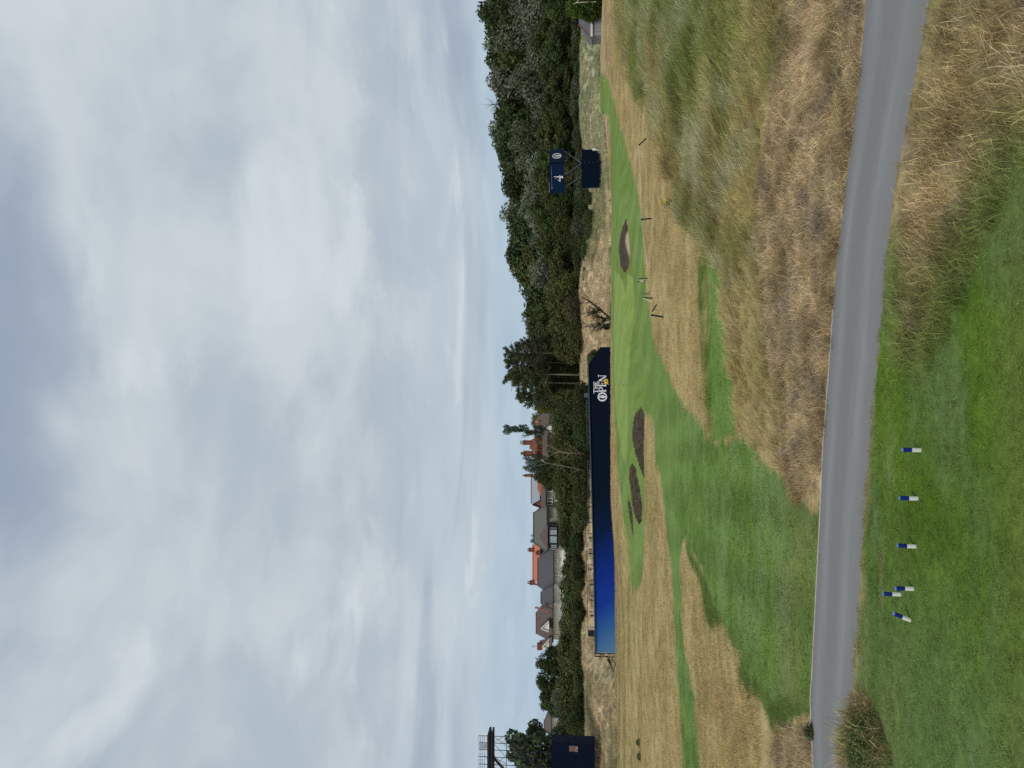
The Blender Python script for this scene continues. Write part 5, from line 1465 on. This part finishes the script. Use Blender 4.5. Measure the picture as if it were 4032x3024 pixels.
POSTS = [((1380, 314), (1396, 299), 'leaning black rope post at the right end of the rope', M_black, .042), ((1385, 474.3), (1407.7, 471.7), 'upright black rope post right of the long tan rough', M_black, .045),
         ((1408.7, 672.6), (1419.6, 656.5), 'short black stake leaning over beside the rope end', M_black, .035), ((1406.7, 680.5), (1434, 685), 'thickest black rope post at the left end of the rope', M_black, .045),
         ((1389, 643.4), (1410.7, 644), 'thin black stake with a white tape tied to it', M_black, .035), ((1387, 634), (1403.8, 635), 'pale grey stake between the black stakes', M_steel, .04),
         ((1380, 602.5), (1399.8, 601), 'right stake of the crossed tape pair', M_black, .035), ((1378, 609), (1393.8, 609.3), 'left stake of the crossed tape pair', M_black, .035)]
ptop = []
for (t, b, lab, m, r) in POSTS:
    g = Vector(cast(b[0], b[1])[0]); tp = at(t[0], t[1], g.y); ptop.append((tp, g))
    e = empty('rope_post', g, lab, 'post', 'posts and stakes of the crowd rope')
    mb = MB(g); d_ = (tp - g); mb.tube([g - d_ * .08, tp], r, 8); mb.build('shaft', m, e)
    mb = MB(g); mb.tube([tp - d_ * .06, tp + d_ * .02], r * 1.35, 8); mb.build('cap', m, e)
def rope(name, label, pts, sag=0.0, r=.014):
    P = [Vector(p) for p in pts]; Q = []
    for a, b in zip(P, P[1:]):
        for k in range(8): t = k / 8; q = a.lerp(b, t); q.z -= sag * 4 * t * (1 - t); Q.append(q)
    Q.append(P[-1]); mb = MB(P[0]); mb.tube(Q, r, 5)
    o = mb.build(name, M_rope); o.location = P[0]; tag(o, label, 'rope')
rope('crowd_rope', 'pale rope from the leaning right post to the upright black post', [ptop[0][0], ptop[1][0]], .04, .018)
rope('crowd_rope', 'pale rope dropping from the upright black post towards the stakes', [ptop[1][0], at(1390, 515, 50), at(1399, 575, 49), at(1405, 608, 48), at(1408, 650, 48), ptop[2][0]], .0, .016)
rope('white_tape', 'white tape crossed between two stakes', [at(1381, 603, ptop[6][0].y), at(1392, 609, ptop[6][0].y), at(1382, 609, ptop[6][0].y), at(1393, 602, ptop[6][0].y)], 0, .02)
rope('white_tape', 'white tape slanting down from the thin black stake', [at(1389, 644, ptop[4][0].y), at(1408, 652, ptop[4][0].y - 1)], 0, .02)
rope('white_tape', 'short white tape hanging by the fallen stake', [at(1408, 672, ptop[2][0].y), at(1421, 672, ptop[2][0].y)], 0, .018)

MK = [((1944.5, 971.8), (1988.5, 972.2), 'blue and white tee marker standing rightmost on the lawn'), ((1940.5, 1075.5), (1982.5, 1076.8), 'blue and white tee marker second from the right'),
      ((1936.5, 1178.5), (1978, 1180.3), 'blue and white tee marker third from the right'), ((1932, 1271.5), (1973.3, 1271.8), 'blue and white tee marker close in front of the one nearest the path'),
      ((1906, 1283.5), (1945, 1283.8), 'blue and white tee marker nearest the path'), ((1932, 1325.5), (1966.5, 1339), 'blue and white tee marker leaning over to the right')]
def marker():
    H = .212; r = .0262
    e = empty('tee_marker', (0, 0, 0), '', 'tee marker', 'blue and white tee markers on the lawn')
    mb = MB(); mb.tube([(0, 0, -.01), (0, 0, .004), (0, 0, .106)], [r * .97, r, r], 20); mb.build('lower_half', M_whitepaint, e, False)
    mb = MB(); mb.tube([(0, 0, .1061), (0, 0, .208)], [r, r], 20); mb.build('upper_half', M_bluepaint, e, False)
    mb = MB(); mb.tube([(0, 0, .208), (0, 0, H)], [r, r * .95], 20); mb.build('cut_end', M_cap, e, False)
    return e
m0 = marker()
for i, (t, b, lab) in enumerate(MK):
    o = m0 if i == 0 else copy_tree(m0)
    g = Vector(cast(b[0], b[1])[0]); o.location = g; o['label'] = lab
    o.rotation_euler = (R((0.5, -1, 1, 0, .5, 4)[i]), R((.4, 1.6, 2.0, .5, .6, 22)[i]), R(37 * i))
    o.location.z += 0.0 if i < 5 else .005
    if i == 5:
        o.rotation_mode = 'XYZ'; o.rotation_euler = (R(3), R(21), 0)

# small yellow ragwort plants and distant white and yellow markers
def ragwort(V, Yi, lab, h=.55, seed=1):
    g = random.Random(seed); b = Vector(cast(V, Yi)[0])
    e = empty('ragwort', b, lab, 'wild flower')
    mb = MB(b); tops = []
    for k in range(7):
        t = b + Vector((g.uniform(-.16, .16), g.uniform(-.12, .12), h * g.uniform(.7, 1))); tops.append(t); mb.tube([b, b.lerp(t, .5) + Vector((g.uniform(-.04, .04), 0, 0)), t], [.012, .009, .006], 4)
    mb.build('stem', M_stem, e)
    mb = MB(b)
    for k in range(60):
        p = b + Vector((g.uniform(-.15, .15), g.uniform(-.15, .15), h * g.uniform(.05, .75))); d_ = Vector((g.uniform(-1, 1), g.uniform(-1, 1), g.uniform(-.2, .6))) * .05; s = Vector((d_.y, -d_.x, 0)) * .35; mb.poly([p - d_, p + s, p + d_, p - s])
    mb.build('foliage', M_stem, e)
    mb = MB(b)
    for t in tops:
        for k in range(5): q = t + Vector((g.uniform(-.04, .04), g.uniform(-.04, .04), g.uniform(-.01, .03))); mb.tube([q, q + Vector((0, 0, .012))], [.022, .016], 6)
    mb.build('flower_head', M_ylflower, e)
M_stem = mat('herb_green', (.07, .10, .03), .9, .3, 20)
ragwort(1450, 441, 'yellow flowered ragwort standing in the tan rough', .55, 2)
ragwort(1456, 434, 'smaller ragwort beside the yellow flowered one', .42, 3)
for (V, Yi, lab, m, hgt) in ((1279, 86, 'small white marker left of the hut', M_whitepaint, .5), (1282, 90, 'small white marker second left of the hut', M_whitepaint, .45), (1281, 98, 'small white marker third left of the hut', M_whitepaint, .5), (1280, 106, 'small white marker farthest left of the hut', M_whitepaint, .5),
                             (1307, 174.6, 'yellow tee marker on the far right tee', M_yellow, .28), (1291, 263.5, 'yellow stake on the dune left of the far tee', M_yellow, .35)):
    g = Vector(cast(V, Yi)[0]); e = empty('course_marker', g, lab, 'marker')
    mb = MB(g); mb.tube([g, g + Vector((0, 0, hgt * .85))], .06, 8); mb.build('shaft', m, e)
    mb = MB(g); mb.tube([g + Vector((0, 0, hgt * .85)), g + Vector((0, 0, hgt))], [.06, .03], 8); mb.build('cap', m, e)

# ------------------------------------------------------------------ shrub in the corner clump, small weeds, logs
def leafy(name, label, cx, cy, rx, ry, h, n, leaf, colour, seed):
    g = np.random.default_rng(seed)
    z0 = float(terrain(np.array([cx]), np.array([cy]))[0])
    e = empty(name, (cx, cy, z0), label, 'shrub')
    d = g.normal(size=(n, 3)); d /= np.linalg.norm(d, axis=1)[:, None]; d[:, 2] = np.abs(d[:, 2])
    P = d * np.array([rx, ry, h]) * (1 - .5 * g.random((n, 1)) ** 1.5)
    P[:, :2] += (g.random((n, 2)) - .5) * .08
    nr = d + g.normal(size=(n, 3)) * .8; nr /= np.linalg.norm(nr, axis=1)[:, None]
    t = np.cross(nr, g.normal(size=(n, 3))); t /= np.linalg.norm(t, axis=1)[:, None]; b = np.cross(nr, t)
    s = leaf * (.6 + .8 * g.random((n, 1)))
    v = np.stack([P - t * s, P + b * s * .5, P + t * s, P - b * s * .5], 1).reshape(-1, 3)
    me = np_mesh('foliage', v, np.arange(4 * n).reshape(-1, 4), [M_leaf], smooth=False)
    fattr(me, 'rnd', np.repeat(g.random(n), 4)); fattr(me, 'clump', np.repeat(g.random(n), 4))
    f = link(bpy.data.objects.new('foliage', me), e); f.color = (*colour, 1)
    mb = MB()
    for k in range(14):
        a = g.random() * 6.28; r_ = .75 * g.random()
        mb.tube([(0, 0, -.02), (math.cos(a) * rx * r_ * .5, math.sin(a) * ry * r_ * .5, h * .5), (math.cos(a) * rx * r_, math.sin(a) * ry * r_, h * (1.0 - .3 * r_))], [.008, .006, .003], 4)
    mb.build('stem', M_bark, e)
    return e
cc = ZP['clump'].mean(0)
q0 = cast(1900, 1648)[0]; q1 = cast(1893, 1590)[0]
leafy('low_shrub', 'dark green shrub inside the dry grass clump by the path', q0[0], q0[1] + .15, .60, .40, .36, 5200, .022, (.10, .14, .05), 5)
leafy('low_shrub', 'smaller green shrub at the right end of the dry grass clump', q1[0], q1[1] + .1, .26, .20, .17, 1300, .018, (.14, .17, .06), 6)
q2 = cast(1756, 1578)[0]
leafy('low_shrub', 'small dark weed on the far edge of the path', q2[0], q2[1], .16, .12, .16, 700, .014, (.04, .065, .02), 7)
for (V, Yi, s, sd) in ((1382, 1604, .27, 1), (1384, 1634, .30, 2)):
    q = cast(V, Yi)[0]; leafy('low_shrub', 'dark green shrub in the left rough, ' + ('right' if sd == 1 else 'left') + ' one of two', q[0], q[1], s, s, .3, 500, .04, (.10, .14, .05), sd)
def logs():
    e0 = at(1318, 1416, 97); g = random.Random(3); e = empty('dead_branches', e0, 'tangle of dark dead branches at the left end of the hoarding', 'branches')
    for (a, b, r) in (((1311, 1416), (1322, 1432), .07), ((1316, 1420), (1326, 1452), .06), ((1320, 1424), (1330, 1434), .06), ((1330, 1434), (1326, 1450), .05), ((1312, 1424), (1318, 1434), .09), ((1314, 1428), (1320, 1436), .1), ((1322, 1436), (1320, 1446), .05)):
        mb = MB(e0); p, q = at(*a, 97), at(*b, 97); m_ = p.lerp(q, .5) + Vector((g.uniform(-.2, .2), 0, g.uniform(-.1, .2))); mb.tube([p, m_, q], [r, r, r * .6], 6); mb.build('branch', M_darkwood, e)
logs()

for (vt, yy, d, w, c, lab) in ((1252, 470, 138, 40, (.07, .10, .04), 'low green bush on the dune left of the four board'), (1254, 500, 137, 36, (.085, .11, .05), 'low green bush on the dune above the sand bunker'),
                               (1250, 545, 139, 46, (.075, .10, .04), 'wide low green bush on the dune near the sand bunker'), (1256, 590, 136, 38, (.09, .11, .05), 'pale green bush on the dune right of the leaning shrub'),
                               (1256, 430, 139, 30, (.07, .09, .04), 'small bush on the dune touching the clad tower base'), (1262, 775, 128, 50, (.07, .10, .045), 'low green bush above the chamfered end of the hoarding'), (1262, 815, 128, 56, (.075, .10, .045), 'low green bush above the lettering on the hoarding')):
    tree('bush', vt, yy, d, w, c, 'dune_bush', lab, 'bush', 'low bushes on the dune')

# bare twiggy top breaking the skyline
bare_stem([at(1100, 222, 184), at(1075, 224, 184), at(1062, 226, 184)], .12, 'bare_tree', 'bare twiggy tree top breaking the skyline right of the four board', m=M_bark, twigs=26, tw=2.4, seed=9)

# ------------------------------------------------------------------ tell look-alikes apart by their order from left to right
def number_labels():
    ORD = ['first', 'second', 'third', 'fourth', 'fifth', 'sixth', 'seventh', 'eighth', 'ninth', 'tenth']
    CNT = ['', 'one', 'two', 'three', 'four', 'five', 'six', 'seven', 'eight', 'nine', 'ten']
    by = {}
    for o in scene.objects:
        if o.parent is None and o.get('label') and o.get('category'): by.setdefault(o['label'], []).append(o)
    for lab, os_ in by.items():
        n = len(os_)
        if n < 2 or n > 10: continue
        os_.sort(key=lambda o: o.location.x / max(o.location.y, 1))
        for i, o in enumerate(os_):
            if n == 2: t = ('left', 'right')[i] + ' one of two'
            elif n == 3: t = ('left', 'middle', 'right')[i] + ' one of three'
            else: t = ORD[i] + ' of ' + CNT[n] + ' from left'
            o['label'] = lab + ', ' + t
number_labels()
